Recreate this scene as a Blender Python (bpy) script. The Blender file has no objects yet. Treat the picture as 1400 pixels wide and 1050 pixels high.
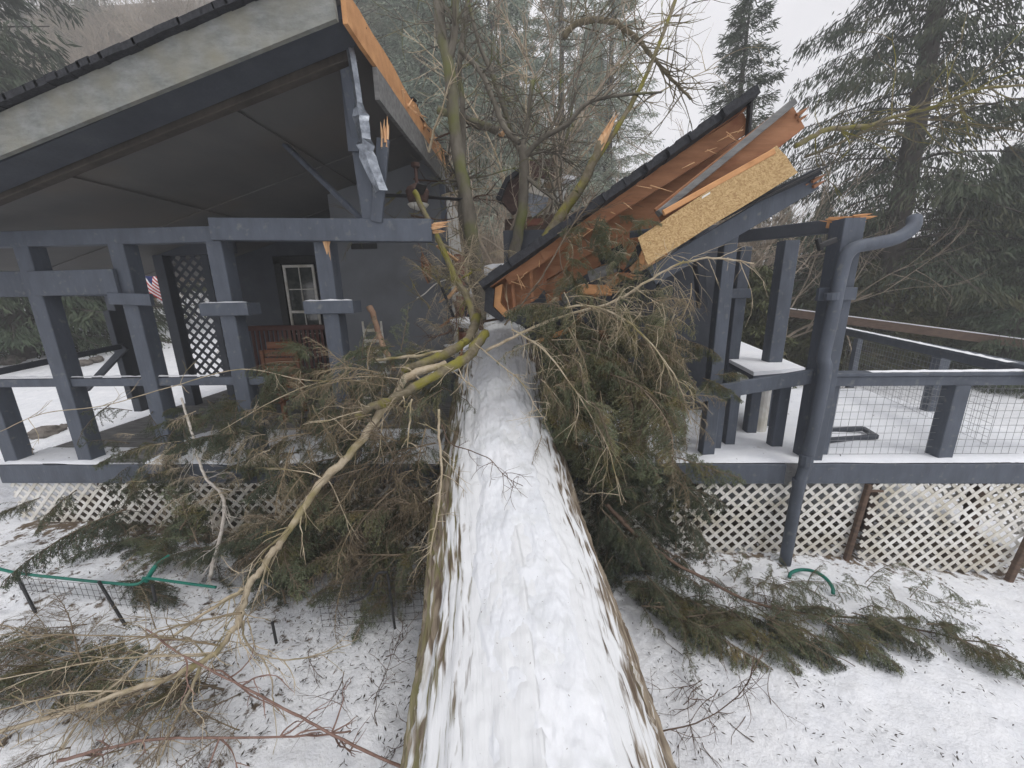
import bpy, math, random
import numpy as np
from mathutils import Vector, Matrix, noise
R_=math.radians
SC=bpy.context.scene
# ---------------------------------------------------------------- camera
FPX=526.0
def nrm(v):
    v=np.array(v,float); return v/np.linalg.norm(v)
_dn=nrm((45,-2175,-FPX)); _lf=np.array((-12400,-129.,-FPX)); _lf=nrm(_lf-_lf.dot(_dn)*_dn)
RW=np.array([-_lf,np.cross(-_dn,-_lf),-_dn]); CAM=np.array((0,0,2.93))
def P(px,py,y=None,z=None):
    d=RW@np.array((px-700,525-py,-FPX)); t=(y/d[1]) if y is not None else (z-CAM[2])/d[2]
    return CAM+t*d
cd=bpy.data.cameras.new('camera'); cam=bpy.data.objects.new('camera',cd); SC.collection.objects.link(cam)
cd.sensor_width=36; cd.lens=36*FPX/1400; cd.clip_start=0.05; cd.clip_end=500
M4=Matrix([list(RW[i])+[CAM[i]] for i in range(3)]+[[0,0,0,1]]); cam.matrix_world=M4; SC.camera=cam
# ---------------------------------------------------------------- light
SUN_EL,SUN_AZ=R_(64),R_(130)     # azimuth from +Y clockwise
W=bpy.data.worlds.new('World'); SC.world=W; W.use_nodes=True
wn=W.node_tree; wn.nodes.clear()
o=wn.nodes.new('ShaderNodeOutputWorld'); bg=wn.nodes.new('ShaderNodeBackground'); sk=wn.nodes.new('ShaderNodeTexSky')
sk.sky_type='NISHITA'; sk.sun_disc=False; sk.sun_elevation=SUN_EL; sk.sun_rotation=SUN_AZ; sk.dust_density=4; sk.air_density=1
hs=wn.nodes.new('ShaderNodeHueSaturation'); hs.inputs['Saturation'].default_value=0.22; hs.inputs['Value'].default_value=1.0
mx=wn.nodes.new('ShaderNodeMix'); mx.data_type='RGBA'; mx.inputs[0].default_value=0.65; mx.inputs[7].default_value=(11.2,11.0,11.4,1)
wn.links.new(sk.outputs[0],hs.inputs['Color']); wn.links.new(hs.outputs[0],mx.inputs[6]); 
tcw=wn.nodes.new('ShaderNodeTexCoord'); nw=wn.nodes.new('ShaderNodeTexNoise'); nw.inputs['Scale'].default_value=3; nw.inputs['Detail'].default_value=5
mr=wn.nodes.new('ShaderNodeMapRange'); mr.inputs[1].default_value=.3; mr.inputs[2].default_value=.7; mr.inputs[3].default_value=.85; mr.inputs[4].default_value=1.12
vm=wn.nodes.new('ShaderNodeVectorMath'); vm.operation='SCALE'
wn.links.new(tcw.outputs['Generated'],nw.inputs['Vector']); wn.links.new(nw.outputs[0],mr.inputs[0]); wn.links.new(mr.outputs[0],vm.inputs['Scale'])
wn.links.new(mx.outputs[2],vm.inputs[0]); wn.links.new(vm.outputs[0],bg.inputs[0]); bg.inputs[1].default_value=0.13; wn.links.new(bg.outputs[0],o.inputs[0])
sl=bpy.data.lights.new('sun','SUN'); sl.energy=1.0; sl.angle=R_(14); sl.color=(1,.97,.93)
so=bpy.data.objects.new('sun',sl); SC.collection.objects.link(so)
so.rotation_euler=Vector((-math.sin(SUN_AZ)*math.cos(SUN_EL),-math.cos(SUN_AZ)*math.cos(SUN_EL),-math.sin(SUN_EL))).to_track_quat('-Z','Y').to_euler()
SC.view_settings.view_transform='Standard'; SC.view_settings.look='None'; SC.view_settings.exposure=0.12; SC.view_settings.gamma=1
SC.cycles.max_bounces=5; SC.cycles.diffuse_bounces=3; SC.cycles.transparent_max_bounces=4

# ---------------------------------------------------------------- materials
MATS={}
def mat(name,c1,c2,scale=(6,6,6),rough=.7,bump=.2,bscale=None,detail=5,c3=None,c3t=(.55,.7),c3scale=2.,rand=0.,spec=.3,bdist=.01):
    m=bpy.data.materials.new(name); m.use_nodes=True; t=m.node_tree; N=t.nodes; L=t.links
    b=N['Principled BSDF']; b.inputs['Roughness'].default_value=rough; b.inputs['Specular IOR Level'].default_value=spec
    tc=N.new('ShaderNodeTexCoord'); mp=N.new('ShaderNodeMapping'); mp.inputs['Scale'].default_value=scale
    L.new(tc.outputs['Object'],mp.inputs[0]); n=N.new('ShaderNodeTexNoise'); n.inputs['Scale'].default_value=1; n.inputs['Detail'].default_value=detail; n.inputs['Roughness'].default_value=.65
    L.new(mp.outputs[0],n.inputs['Vector']); r=N.new('ShaderNodeValToRGB'); r.color_ramp.elements[0].position=.32; r.color_ramp.elements[1].position=.68
    r.color_ramp.elements[0].color=(*c1,1); r.color_ramp.elements[1].color=(*c2,1); L.new(n.outputs[0],r.inputs[0]); col=r.outputs[0]
    if c3:
        n3=N.new('ShaderNodeTexNoise'); n3.inputs['Scale'].default_value=c3scale; n3.inputs['Detail'].default_value=6; L.new(tc.outputs['Object'],n3.inputs['Vector'])
        q=N.new('ShaderNodeMapRange'); q.inputs[1].default_value=c3t[0]; q.inputs[2].default_value=c3t[1]; L.new(n3.outputs[0],q.inputs[0])
        x=N.new('ShaderNodeMix'); x.data_type='RGBA'; L.new(q.outputs[0],x.inputs[0]); L.new(col,x.inputs[6]); x.inputs[7].default_value=(*c3,1); col=x.outputs[2]
    if rand:
        oi=N.new('ShaderNodeObjectInfo'); h=N.new('ShaderNodeHueSaturation'); q=N.new('ShaderNodeMapRange'); q.inputs[3].default_value=1-rand; q.inputs[4].default_value=1+rand
        L.new(oi.outputs['Random'],q.inputs[0]); L.new(q.outputs[0],h.inputs['Value']); L.new(col,h.inputs['Color']); col=h.outputs[0]
    L.new(col,b.inputs['Base Color'])
    if bump:
        bp=N.new('ShaderNodeBump'); bp.inputs['Strength'].default_value=bump; bp.inputs['Distance'].default_value=bdist
        if bscale:
            mp2=N.new('ShaderNodeMapping'); mp2.inputs['Scale'].default_value=bscale; L.new(tc.outputs['Object'],mp2.inputs[0]); n2=N.new('ShaderNodeTexNoise'); n2.inputs['Scale'].default_value=1; n2.inputs['Detail'].default_value=6; L.new(mp2.outputs[0],n2.inputs['Vector']); L.new(n2.outputs[0],bp.inputs['Height'])
        else: L.new(n.outputs[0],bp.inputs['Height'])
        L.new(bp.outputs[0],b.inputs['Normal'])
    MATS[name]=m; return m
blue=mat('blue_grey_paint',(.062,.072,.09),(.086,.10,.127),(9,9,3),.6,.25,(60,60,8),c3=(.14,.148,.15),c3t=(.6,.75),c3scale=14)
blued=mat('dark_grey_paint',(.05,.056,.068),(.07,.078,.094),(3,3,3),.75,.2,(40,40,40),c3=(.09,.095,.1),c3t=(.6,.85),c3scale=3)
wallm=mat('grey_wall_paint',(.14,.15,.165),(.175,.185,.20),(1.2,1.2,1.2),.8,.15,(50,50,50),c3=(.12,.125,.135),c3t=(.5,.7),c3scale=1.3)
ceil=mat('ceiling_paint',(.10,.10,.10),(.14,.137,.13),(1.2,.5,1.2),.75,.1,(30,30,30),c3=(.15,.13,.11),c3t=(.5,.8),c3scale=.9)
lich=mat('lichen_fascia',(.14,.148,.14),(.24,.25,.24),(9,9,22),.85,.45,(70,70,90),c3=(.20,.19,.145),c3t=(.35,.85),c3scale=5)
shing=mat('black_shingles',(.012,.013,.016),(.035,.037,.043),(30,30,30),.8,.6,(80,80,80))
plast=mat('broken_plaster',(.42,.42,.4),(.56,.56,.54),(5,5,5),.9,.4,c3=(.2,.15,.1),c3t=(.55,.62),c3scale=4)
owood=mat('fresh_orange_wood',(.21,.095,.045),(.34,.165,.085),(2,14,14),.75,.3,(5,50,50),c3=(.2,.07,.035),c3t=(.55,.75),c3scale=4)
pwood=mat('pale_plywood',(.42,.21,.09),(.55,.29,.13),(3,12,12),.75,.2,(5,50,50),c3=(.33,.15,.06),c3t=(.55,.75),c3scale=5)
split=mat('split_wood',(.5,.27,.13),(.68,.45,.26),(40,8,8),.8,.5)
gwood=mat('weathered_grey_wood',(.10,.10,.10),(.2,.2,.195),(3,20,20),.8,.3,(5,50,50))
white=mat('white_paint',(.6,.58,.53),(.78,.77,.73),(8,8,8),.6,.1,c3=(.42,.38,.29),c3t=(.45,.75),c3scale=3.5)
snow=mat('snow',(.74,.76,.80),(.81,.825,.85),(3,3,3),.55,.5,(14,14,14),bdist=.02,spec=.2)
tsnow=mat('trampled_snow',(.60,.625,.66),(.72,.735,.76),(3,1.5,3),.5,.6,(22,9,22),c3=(.54,.56,.56),c3t=(.52,.78),c3scale=6,bdist=.02,spec=.25)
decksnow=mat('deck_snow',(.70,.725,.77),(.78,.80,.83),(3,3,3),.55,.5,(18,18,18),c3=(.5,.5,.5),c3t=(.66,.8),c3scale=7,bdist=.015)
metal=mat('dull_metal',(.14,.155,.18),(.34,.37,.41),(20,20,20),.45,.3); metal.node_tree.nodes['Principled BSDF'].inputs['Metallic'].default_value=.8
wire=mat('galvanised_wire',(.16,.17,.18),(.26,.27,.28),(20,20,20),.5,0)
black=mat('black_metal',(.012,.013,.014),(.03,.03,.032),(20,20,20),.5,.1)
green=mat('green_plastic',(.0,.10,.075),(.01,.17,.12),(10,10,10),.4,.1)
brownm=mat('brown_weathered_wood',(.06,.04,.03),(.13,.085,.06),(6,6,30),.85,.4)
redw=mat('dark_red_wood',(.05,.012,.008),(.10,.028,.016),(4,4,4),.5,.1)
orangew=mat('orange_stained_wood',(.13,.05,.02),(.22,.085,.035),(3,3,30),.5,.1)
stone=mat('boulder_stone',(.09,.08,.07),(.2,.18,.16),(8,8,8),.9,.6)
flagr=mat('flag_red',(.35,.02,.02),(.45,.04,.04),(5,5,5),.8,0); flagw=mat('flag_white',(.6,.6,.6),(.75,.75,.75),(5,5,5),.8,0); flagb=mat('flag_blue',(.02,.03,.1),(.03,.04,.14),(5,5,5),.8,0)
glass=mat('window_glass',(.03,.035,.035),(.09,.10,.09),(7,7,7),.08,0,spec=.8)
terra=mat('dark_planter',(.03,.028,.026),(.06,.055,.05),(9,9,9),.7,.2)
mossl=mat('mossy_branch_bark',(.10,.085,.05),(.2,.17,.12),(18,18,18),.9,.6,(50,50,50),c3=(.18,.165,.03),c3t=(.44,.6),c3scale=5)
palel=mat('pale_branch_bark',(.30,.24,.16),(.46,.40,.30),(14,14,14),.8,.4,(60,60,60),c3=(.2,.17,.07),c3t=(.5,.7),c3scale=5)
birch=mat('whitish_branch_bark',(.35,.31,.27),(.58,.55,.5),(30,30,30),.8,.4)
twigm=mat('brown_twig_bark',(.08,.06,.04),(.17,.135,.095),(14,14,14),.85,.2,rand=.25)
tant=mat('tan_twig_bark',(.15,.115,.07),(.27,.22,.145),(14,14,14),.85,.2)
rustt=mat('reddish_twig_bark',(.15,.09,.07),(.26,.17,.14),(14,14,14),.85,.2)
greyb=mat('grey_tree_bark',(.08,.07,.055),(.17,.155,.125),(8,8,3),.9,.6,c3=(.12,.13,.04),c3t=(.5,.65),c3scale=2)
dkb=mat('dark_tree_bark',(.035,.03,.026),(.075,.065,.055),(6,6,1.5),.9,.6)
ndl=mat('green_needles',(.06,.08,.045),(.14,.16,.09),(5,5,5),.6,0,c3=(.12,.105,.035),c3t=(.5,.66),c3scale=3.,rand=.25)
ndy=mat('yellow_green_needles',(.075,.09,.05),(.16,.17,.09),(5,5,5),.6,0,c3=(.17,.14,.06),c3t=(.5,.66),c3scale=3.,rand=.25)
ndd=mat('dark_green_needles',(.035,.05,.033),(.08,.10,.06),(5,5,5),.6,0,c3=(.06,.07,.03),c3t=(.52,.7),c3scale=3.,rand=.2)
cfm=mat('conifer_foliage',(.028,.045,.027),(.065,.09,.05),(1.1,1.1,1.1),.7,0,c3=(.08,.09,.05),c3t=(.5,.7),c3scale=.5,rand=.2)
cff=mat('hazed_conifer_foliage',(.17,.22,.17),(.33,.38,.30),(.8,.8,.8),.8,0,c3=(.28,.28,.21),c3t=(.5,.7),c3scale=.5,rand=.15)  # leaf colour paled to paint in distance haze on top of the volume
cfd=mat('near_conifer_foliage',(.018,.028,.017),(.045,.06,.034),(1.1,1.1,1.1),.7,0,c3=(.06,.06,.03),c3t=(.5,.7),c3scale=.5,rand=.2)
hdg=mat('olive_hedge_foliage',(.05,.06,.022),(.11,.12,.045),(2,2,2),.7,0,c3=(.13,.11,.05),c3t=(.5,.7),c3scale=1.5,rand=.2)
shb=mat('bare_shrub_bark',(.22,.18,.135),(.36,.30,.235),(2,2,2),.9,0,rand=.3)
shd=mat('dark_shrub_bark',(.075,.065,.04),(.14,.115,.07),(2,2,2),.9,0,rand=.3)
rock=mat('red_brick',(.16,.06,.04),(.25,.10,.07),(9,9,25),.9,.3)
bshing=mat('brown_shingles',(.05,.03,.025),(.1,.06,.05),(9,9,25),.9,.4)
# osb: flakes
def osbmat():
    m=mat('strand_board',(.40,.25,.09),(.55,.36,.15),(12,12,12),.75,.2); t=m.node_tree;N=t.nodes;L=t.links
    v=N.new('ShaderNodeTexVoronoi'); v.inputs['Scale'].default_value=1; mp=N.new('ShaderNodeMapping'); mp.inputs['Scale'].default_value=(85,85,120); tc=N.new('ShaderNodeTexCoord')
    nz=N.new('ShaderNodeTexNoise'); nz.inputs['Scale'].default_value=9
    ad=N.new('ShaderNodeVectorMath'); ad.operation='MULTIPLY_ADD'; ad.inputs[1].default_value=(.08,.08,.08)
    L.new(nz.outputs[1],ad.inputs[0]); L.new(tc.outputs['Object'],nz.inputs[0]); L.new(tc.outputs['Object'],ad.inputs[2]); L.new(ad.outputs[0],mp.inputs[0]); L.new(mp.outputs[0],v.inputs['Vector'])
    r=N.new('ShaderNodeValToRGB'); e=r.color_ramp.elements; e[0].color=(.29,.18,.08,1); e[1].color=(.47,.33,.165,1); e[0].position=.1; e[1].position=.9
    x=e.new(.5); x.color=(.38,.26,.12,1)
    sp=N.new('ShaderNodeSeparateColor'); L.new(v.outputs['Color'],sp.inputs[0]); L.new(sp.outputs[0],r.inputs[0]); L.new(r.outputs[0],N['Principled BSDF'].inputs['Base Color']); return m
osb=osbmat()
def groundmat():
    m=bpy.data.materials.new('snowy_ground'); m.use_nodes=True; t=m.node_tree;N=t.nodes;L=t.links; b=N['Principled BSDF']; b.inputs['Roughness'].default_value=.7; b.inputs['Specular IOR Level'].default_value=.15
    tc=N.new('ShaderNodeTexCoord'); P_=tc.outputs['Object']
    def nz(s,d=6,rr=.6):
        n=N.new('ShaderNodeTexNoise'); n.inputs['Scale'].default_value=s; n.inputs['Detail'].default_value=d; n.inputs['Roughness'].default_value=rr; L.new(P_,n.inputs['Vector']); return n.outputs[0]
    def mrg(i,a,b_,c=0,d=1):
        q=N.new('ShaderNodeMapRange'); q.inputs[1].default_value=a; q.inputs[2].default_value=b_; q.inputs[3].default_value=c; q.inputs[4].default_value=d; L.new(i,q.inputs[0]); return q.outputs[0]
    def mix(f,a,b_):
        x=N.new('ShaderNodeMix'); x.data_type='RGBA'
        L.new(f,x.inputs[0])
        for k,v in ((6,a),(7,b_)):
            if isinstance(v,tuple): x.inputs[k].default_value=(*v,1)
            else: L.new(v,x.inputs[k])
        return x.outputs[2]
    sn=mix(mrg(nz(6),.3,.7),(.71,.73,.77),(.83,.845,.87))
    lit=mix(mrg(nz(5),.35,.65),(.07,.05,.035),(.17,.13,.09))
    at=N.new('ShaderNodeAttribute'); at.attribute_name='bare'
    ad=N.new('ShaderNodeMath'); ad.operation='ADD'; L.new(at.outputs['Fac'],ad.inputs[0]); L.new(nz(9,8,.7),ad.inputs[1])
    f=mrg(ad.outputs[0],.72,.80)
    L.new(mix(f,sn,lit),b.inputs['Base Color'])
    bp=N.new('ShaderNodeBump'); bp.inputs['Strength'].default_value=.9; bp.inputs['Distance'].default_value=.04; L.new(nz(11,8,.65),bp.inputs['Height']); L.new(bp.outputs[0],b.inputs['Normal'])
    return m
groundm=groundmat()
def trunkmat():
    m=bpy.data.materials.new('furrowed_snowy_bark'); m.use_nodes=True; t=m.node_tree;N=t.nodes;L=t.links; b=N['Principled BSDF']; b.inputs['Roughness'].default_value=.8; b.inputs['Specular IOR Level'].default_value=.15
    uv=N.new('ShaderNodeUVMap'); mp=N.new('ShaderNodeMapping'); mp.inputs['Scale'].default_value=(54,3.6,1); L.new(uv.outputs[0],mp.inputs[0])
    n=N.new('ShaderNodeTexNoise'); n.inputs['Scale'].default_value=1; n.inputs['Detail'].default_value=6; n.inputs['Distortion'].default_value=.6; L.new(mp.outputs[0],n.inputs['Vector'])
    r=N.new('ShaderNodeValToRGB'); r.color_ramp.elements[0].position=.36; r.color_ramp.elements[1].position=.66; r.color_ramp.elements[0].color=(.10,.075,.055,1); r.color_ramp.elements[1].color=(.34,.29,.22,1); L.new(n.outputs[0],r.inputs[0])
    g=N.new('ShaderNodeNewGeometry'); s=N.new('ShaderNodeSeparateXYZ'); L.new(g.outputs['True Normal'],s.inputs[0])
    mp2=N.new('ShaderNodeMapping'); mp2.inputs['Scale'].default_value=(9,3,1); L.new(uv.outputs[0],mp2.inputs[0]); n2=N.new('ShaderNodeTexNoise'); n2.inputs['Scale'].default_value=1; n2.inputs['Detail'].default_value=5; L.new(mp2.outputs[0],n2.inputs['Vector'])
    # moss on the left flank
    a=N.new('ShaderNodeMath'); a.operation='MULTIPLY_ADD'; a.inputs[1].default_value=-.5; L.new(s.outputs[0],a.inputs[0]); L.new(n2.outputs[0],a.inputs[2])
    q=N.new('ShaderNodeMapRange'); q.inputs[1].default_value=.62; q.inputs[2].default_value=1.05; q.inputs[4].default_value=.75; L.new(a.outputs[0],q.inputs[0])
    x=N.new('ShaderNodeMix'); x.data_type='RGBA'; L.new(q.outputs[0],x.inputs[0]); L.new(r.outputs[0],x.inputs[6]); x.inputs[7].default_value=(.17,.17,.05,1)
    # snow caught in the bark where it faces up
    z=N.new('ShaderNodeAttribute'); z.attribute_name='snowy'
    a1=N.new('ShaderNodeMath'); a1.operation='MULTIPLY_ADD'; a1.inputs[1].default_value=1.6; L.new(n.outputs[0],a1.inputs[0]); L.new(z.outputs['Fac'],a1.inputs[2])
    a2=N.new('ShaderNodeMath'); a2.operation='MULTIPLY_ADD'; a2.inputs[1].default_value=.45; L.new(n2.outputs[0],a2.inputs[0]); L.new(a1.outputs[0],a2.inputs[2])
    q2=N.new('ShaderNodeMapRange'); q2.inputs[1].default_value=1.27; q2.inputs[2].default_value=1.47; L.new(a2.outputs[0],q2.inputs[0])
    y=N.new('ShaderNodeMix'); y.data_type='RGBA'; L.new(q2.outputs[0],y.inputs[0]); L.new(x.outputs[2],y.inputs[6]); y.inputs[7].default_value=(.64,.655,.67,1)
    L.new(y.outputs[2],b.inputs['Base Color'])
    bp=N.new('ShaderNodeBump'); bp.inputs['Strength'].default_value=.5; bp.inputs['Distance'].default_value=.015; L.new(n.outputs[0],bp.inputs['Height']); L.new(bp.outputs[0],b.inputs['Normal'])
    return m
trunkm=trunkmat()

# ---------------------------------------------------------------- helpers
def V(*a): return np.array(a,float)
class MB:
    def __init__(s): s.v=[]; s.f=[]; s.m=[]; s.bl=[]; s.mi=0
    def add(s,vs,fs):
        o=len(s.v); s.v+= [tuple(map(float,q)) for q in vs]; s.f+=[tuple(i+o for i in f) for f in fs]; s.m+=[s.mi]*len(fs); return s
    def bar(s,p0,p1,w,t,up=(0,0,1),c=.006):
        """beam from p0 to p1; w across, t along 'up'; chamfered edges"""
        p0=np.array(p0,float); p1=np.array(p1,float); d=nrm(p1-p0); up=np.array(up,float); up=up-up.dot(d)*d; up=nrm(up); sd=np.cross(d,up)
        a,b=w/2,t/2; c=min(c,a*.45,b*.45); sec=[(a-c,-b),(a,-b+c),(a,b-c),(a-c,b),(-a+c,b),(-a,b-c),(-a,-b+c),(-a+c,-b)]
        vs=[p+sd*x+up*y for p in (p0,p1) for x,y in sec]
        return s.add(vs,[tuple(reversed(range(8))),tuple(range(8,16))]+[(i,(i+1)%8,8+(i+1)%8,8+i) for i in range(8)])
    def box(s,lo,hi,c=.006):
        lo=np.array(lo,float);hi=np.array(hi,float); m=(lo+hi)/2; e=hi-lo; k=int(np.argmax(e))
        d=V(0,0,0); d[k]=e[k]/2; u=(k+2)%3; w=(k+1)%3; uv=V(0,0,0); uv[u]=1
        return s.bar(m-d,m+d,e[w],e[u],uv,c)
    def prism(s,pts,off):
        pts=[np.array(p,float) for p in pts]; n=len(pts); off=np.array(off,float)
        return s.add(pts+[p+off for p in pts],[tuple(range(n)),tuple(reversed(range(n,2*n)))]+[(i,n+i,n+(i+1)%n,(i+1)%n) for i in range(n)])
    def tube(s,pts,rad,k=6,rough=0.,seed=0):
        pts=[np.array(p,float) for p in pts]; n=len(pts)
        if np.isscalar(rad): rad=[rad]*n
        d=nrm(pts[1]-pts[0]); a=nrm(np.cross(d,(0.13,.3,.95) if abs(d[2])<.9 else (1,0,0))); vs=[]
        for i in range(n):
            t=pts[min(i+1,n-1)]-pts[max(i-1,0)]; t=t/(np.linalg.norm(t)+1e-9); a=a-a.dot(t)*t; a=a/(np.linalg.norm(a)+1e-9); b=np.cross(t,a)
            for j in range(k):
                th=2*math.pi*j/k; r=rad[i]
                if rough: r*=1+rough*noise.noise((pts[i][0]*9+seed,pts[i][1]*9+math.cos(th)*1.3,pts[i][2]*9+math.sin(th)*1.3))
                vs.append(pts[i]+(a*math.cos(th)+b*math.sin(th))*r)
        fs=[(i*k+j,i*k+(j+1)%k,(i+1)*k+(j+1)%k,(i+1)*k+j) for i in range(n-1) for j in range(k)]
        if k>3: fs+=[tuple(reversed(range(k))),tuple((n-1)*k+j for j in range(k))]
        return s.add(vs,fs)
    def lathe(s,c,prof,k=20,ax=None):
        vs=[];n=len(prof)
        for r,z in prof:
            for j in range(k): th=2*math.pi*j/k; vs.append((c[0]+r*math.cos(th),c[1]+r*math.sin(th),c[2]+z))
        return s.add(vs,[(i*k+j,i*k+(j+1)%k,(i+1)*k+(j+1)%k,(i+1)*k+j) for i in range(n-1) for j in range(k)]+[tuple(reversed(range(k))),tuple((n-1)*k+j for j in range(k))])
    def blades(s,b,d,sd,L,w):
        """rhombus leaves: base points, directions, side vectors"""
        b=np.asarray(b);d=np.asarray(d);sd=np.asarray(sd);L=np.asarray(L)[:,None];w=np.asarray(w)[:,None]
        s.bl.append(np.stack([b,b+d*L*.45+sd*w,b+d*L,b+d*L*.45-sd*w],1)); return s
    def build(s,name,m,parent=None,org=None,smooth=False,coll=True):
        me=bpy.data.meshes.new(name); og=np.array(org if org is not None else (parent_org(parent) if parent else (0,0,0)),float)
        v=np.array(s.v,float).reshape(-1,3) if s.v else np.zeros((0,3))
        f=s.f; 
        if s.bl:
            q=np.concatenate(s.bl).reshape(-1,3); n0=len(v)
            v=np.concatenate([v,q]); nq=len(q)//4
        v=v-og
        if s.bl and not s.f:
            me.vertices.add(len(v)); me.vertices.foreach_set('co',v.ravel()); me.loops.add(nq*4); me.loops.foreach_set('vertex_index',np.arange(nq*4)); me.polygons.add(nq)
            me.polygons.foreach_set('loop_start',np.arange(0,nq*4,4)); me.update(calc_edges=True)
        else:
            ff=list(f)
            if s.bl: ff+=[tuple(n0+4*i+j for j in range(4)) for i in range(nq)]
            me.from_pydata(v.tolist(),[],ff)
            if any(s.m): me.polygons.foreach_set('material_index',s.m+[0]*(len(ff)-len(s.m)))
        for x in (m if isinstance(m,(list,tuple)) else [m]): me.materials.append(x)
        if smooth: me.polygons.foreach_set('use_smooth',[True]*len(me.polygons))
        me.update(); ob=bpy.data.objects.new(name,me); SC.collection.objects.link(ob)
        if parent: ob.parent=parent; ob['og']=list(map(float,og))
        elif org is not None: ob.location=og.tolist(); ob['og']=list(map(float,og))
        else: ob['og']=[0.,0.,0.]
        return ob
def parent_org(p): return p['og']
def tag(o,label=None,cat=None,group=None,kind=None):
    if label:o['label']=label
    if cat:o['category']=cat
    if group:o['group']=group
    if kind:o['kind']=kind
    return o
def thing(name,loc,label,cat,group=None):
    o=bpy.data.objects.new(name,None); SC.collection.objects.link(o); o.location=[float(q) for q in loc]; o['og']=[float(q) for q in loc]; o.empty_display_size=.1
    return tag(o,label,cat,group)
def copy_tree(o,parent=None):
    c=o.copy(); SC.collection.objects.link(c); c.parent=parent
    for ch in o.children: copy_tree(ch,c)
    return c
_used=set()
def inst(proto,loc,rot=(0,0,0),sc=1.,label=None,group=None,name=None,cat=None):
    o=proto if proto.name not in _used and proto.get('fresh',1) else copy_tree(proto)
    if o is proto: _used.add(proto.name); proto['fresh']=0
    o.location=[float(q) for q in loc]; o.rotation_euler=rot; o.scale=(sc,sc,sc) if np.isscalar(sc) else sc
    tag(o,label,cat,group)
    if name: o.name=name
    return o
def smooth(pts,n=8):
    pts=[np.array(p,float) for p in pts]; q=[2*pts[0]-pts[1]]+pts+[2*pts[-1]-pts[-2]]; out=[]
    for i in range(1,len(q)-2):
        for k in range(n):
            t=k/n; a,b,c,d=q[i-1:i+3]; out.append(.5*((2*b)+(c-a)*t+(2*a-5*b+4*c-d)*t*t+(3*b-a-3*c+d)*t**3))
    out.append(pts[-1]); return out
def PX(l): return [P(x,y,d) for x,y,d in l]
def splinters(mb,p,d,n,L,r,seed,spread=.35,area=.05):
    g=random.Random(seed); d=nrm(d)
    for i in range(n):
        o=np.array([g.uniform(-1,1)*area for _ in range(3)]); e=nrm(d+np.array([g.uniform(-1,1)*spread*.5 for _ in range(3)]))*L*g.uniform(.4,1)
        mb.tube([p+o-e*.3,p+o+e*.5,p+o+e],[r,r*.6,.001],4)
def crooked(p,d,L,n,g,bend=.25,grav=0.):
    pts=[np.array(p,float)]; d=nrm(d)
    for i in range(n):
        d=nrm(d+np.array([g.gauss(0,bend) for _ in range(3)])+V(0,0,grav)); pts.append(pts[-1]+d*L/n)
    return pts
def twigs(mb,pts,n,L,r,seed,grav=-.02,k=3,sub=2,lo=.1,fwd=.7):
    g=random.Random(seed); N=len(pts)
    for _ in range(n):
        i=int(g.uniform(lo,.98)*(N-1)); t=nrm(pts[min(i+1,N-1)]-pts[max(i-1,0)]); d=t*fwd+np.array([g.gauss(0,.6) for _ in range(3)])
        l=L*g.uniform(.3,1); q=crooked(pts[i],d,l,6,g,.16,grav); mb.tube(q,[r*(1-j/7)+.0008 for j in range(7)],k)
        for _ in range(sub):
            j=g.randint(1,5); q2=crooked(q[j],nrm(q[j+1]-q[j])+np.array([g.gauss(0,.5) for _ in range(3)]),l*g.uniform(.25,.6),4,g,.16,grav); mb.tube(q2,[r*.55*(1-m/5)+.0006 for m in range(5)],k)
# ---------------------------------------------------------------- ground
def sst(a,b,x): x=np.clip((x-a)/(b-a),0,1); return x*x*(3-2*x)
def H(x,y):
    x=np.asarray(x,float);y=np.asarray(y,float)
    ls=1-sst(-5.2,-1.2,x); z=.33*ls-.28*sst(2.6,5.5,x)*(1-sst(4.5,8,y))
    z=z+ls*(.075*np.clip(y-4.2,0,4)+.115*np.clip(y-8.2,0,26))+.012*np.clip(y-8,0,60)*(1-ls)
    fx=sst(-14,26,x); y0=20+10*fx; z=z+np.clip(y-y0,0,40)*(.95-.8*fx)
    return z
def Hs(x,y): return float(H(x,y))
nx,ny=520,380
gx=np.sinh(np.linspace(-3.45,3.45,nx))*5; gy=-8+np.concatenate([np.linspace(0,14,250),14+np.sinh(np.linspace(0,4.3,131)[1:])*2.6])
GX,GY=np.meshgrid(gx,gy); GZ=H(GX,GY)
fl=np.array([noise.fractal((x*.9,y*.9,0),1,2,5)*.035+noise.noise((x*.25,y*.25,3))*.06+noise.fractal((x*5,y*5,7),1,2,4)*.02 for x,y in zip(GX.ravel(),GY.ravel())]).reshape(GX.shape); GZ=GZ+fl
g=random.Random(31)
for i in range(70):
    if i<16: fx_,fy_=1.2+i*.29+(.11 if i%2 else -.11),1.35+i*.06+(.09 if i%2 else -.09)+g.uniform(-.04,.04); sx_,sy_,dp=.13,.06,.05
    else: fx_,fy_=g.uniform(-5,5.5),g.uniform(1,3.7); sx_,sy_,dp=g.uniform(.04,.14),g.uniform(.04,.12),g.uniform(.01,.035)
    q_=((GX-fx_)/sx_)**2+((GY-fy_)/sy_)**2; GZ=GZ-dp*np.exp(-q_*q_)+dp*.25*np.exp(-(q_-2.2)**2*2)
me=bpy.data.meshes.new('ground'); vs=np.stack([GX,GY,GZ],-1).reshape(-1,3)
idx=np.arange(nx*ny).reshape(ny,nx); fs=np.stack([idx[:-1,:-1],idx[:-1,1:],idx[1:,1:],idx[1:,:-1]],-1).reshape(-1,4)
me.from_pydata(vs.tolist(),[],fs.tolist()); me.polygons.foreach_set('use_smooth',[True]*len(me.polygons)); me.materials.append(groundm)
at=me.attributes.new('bare','FLOAT','POINT')
bx,by=vs[:,0],vs[:,1]
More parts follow.
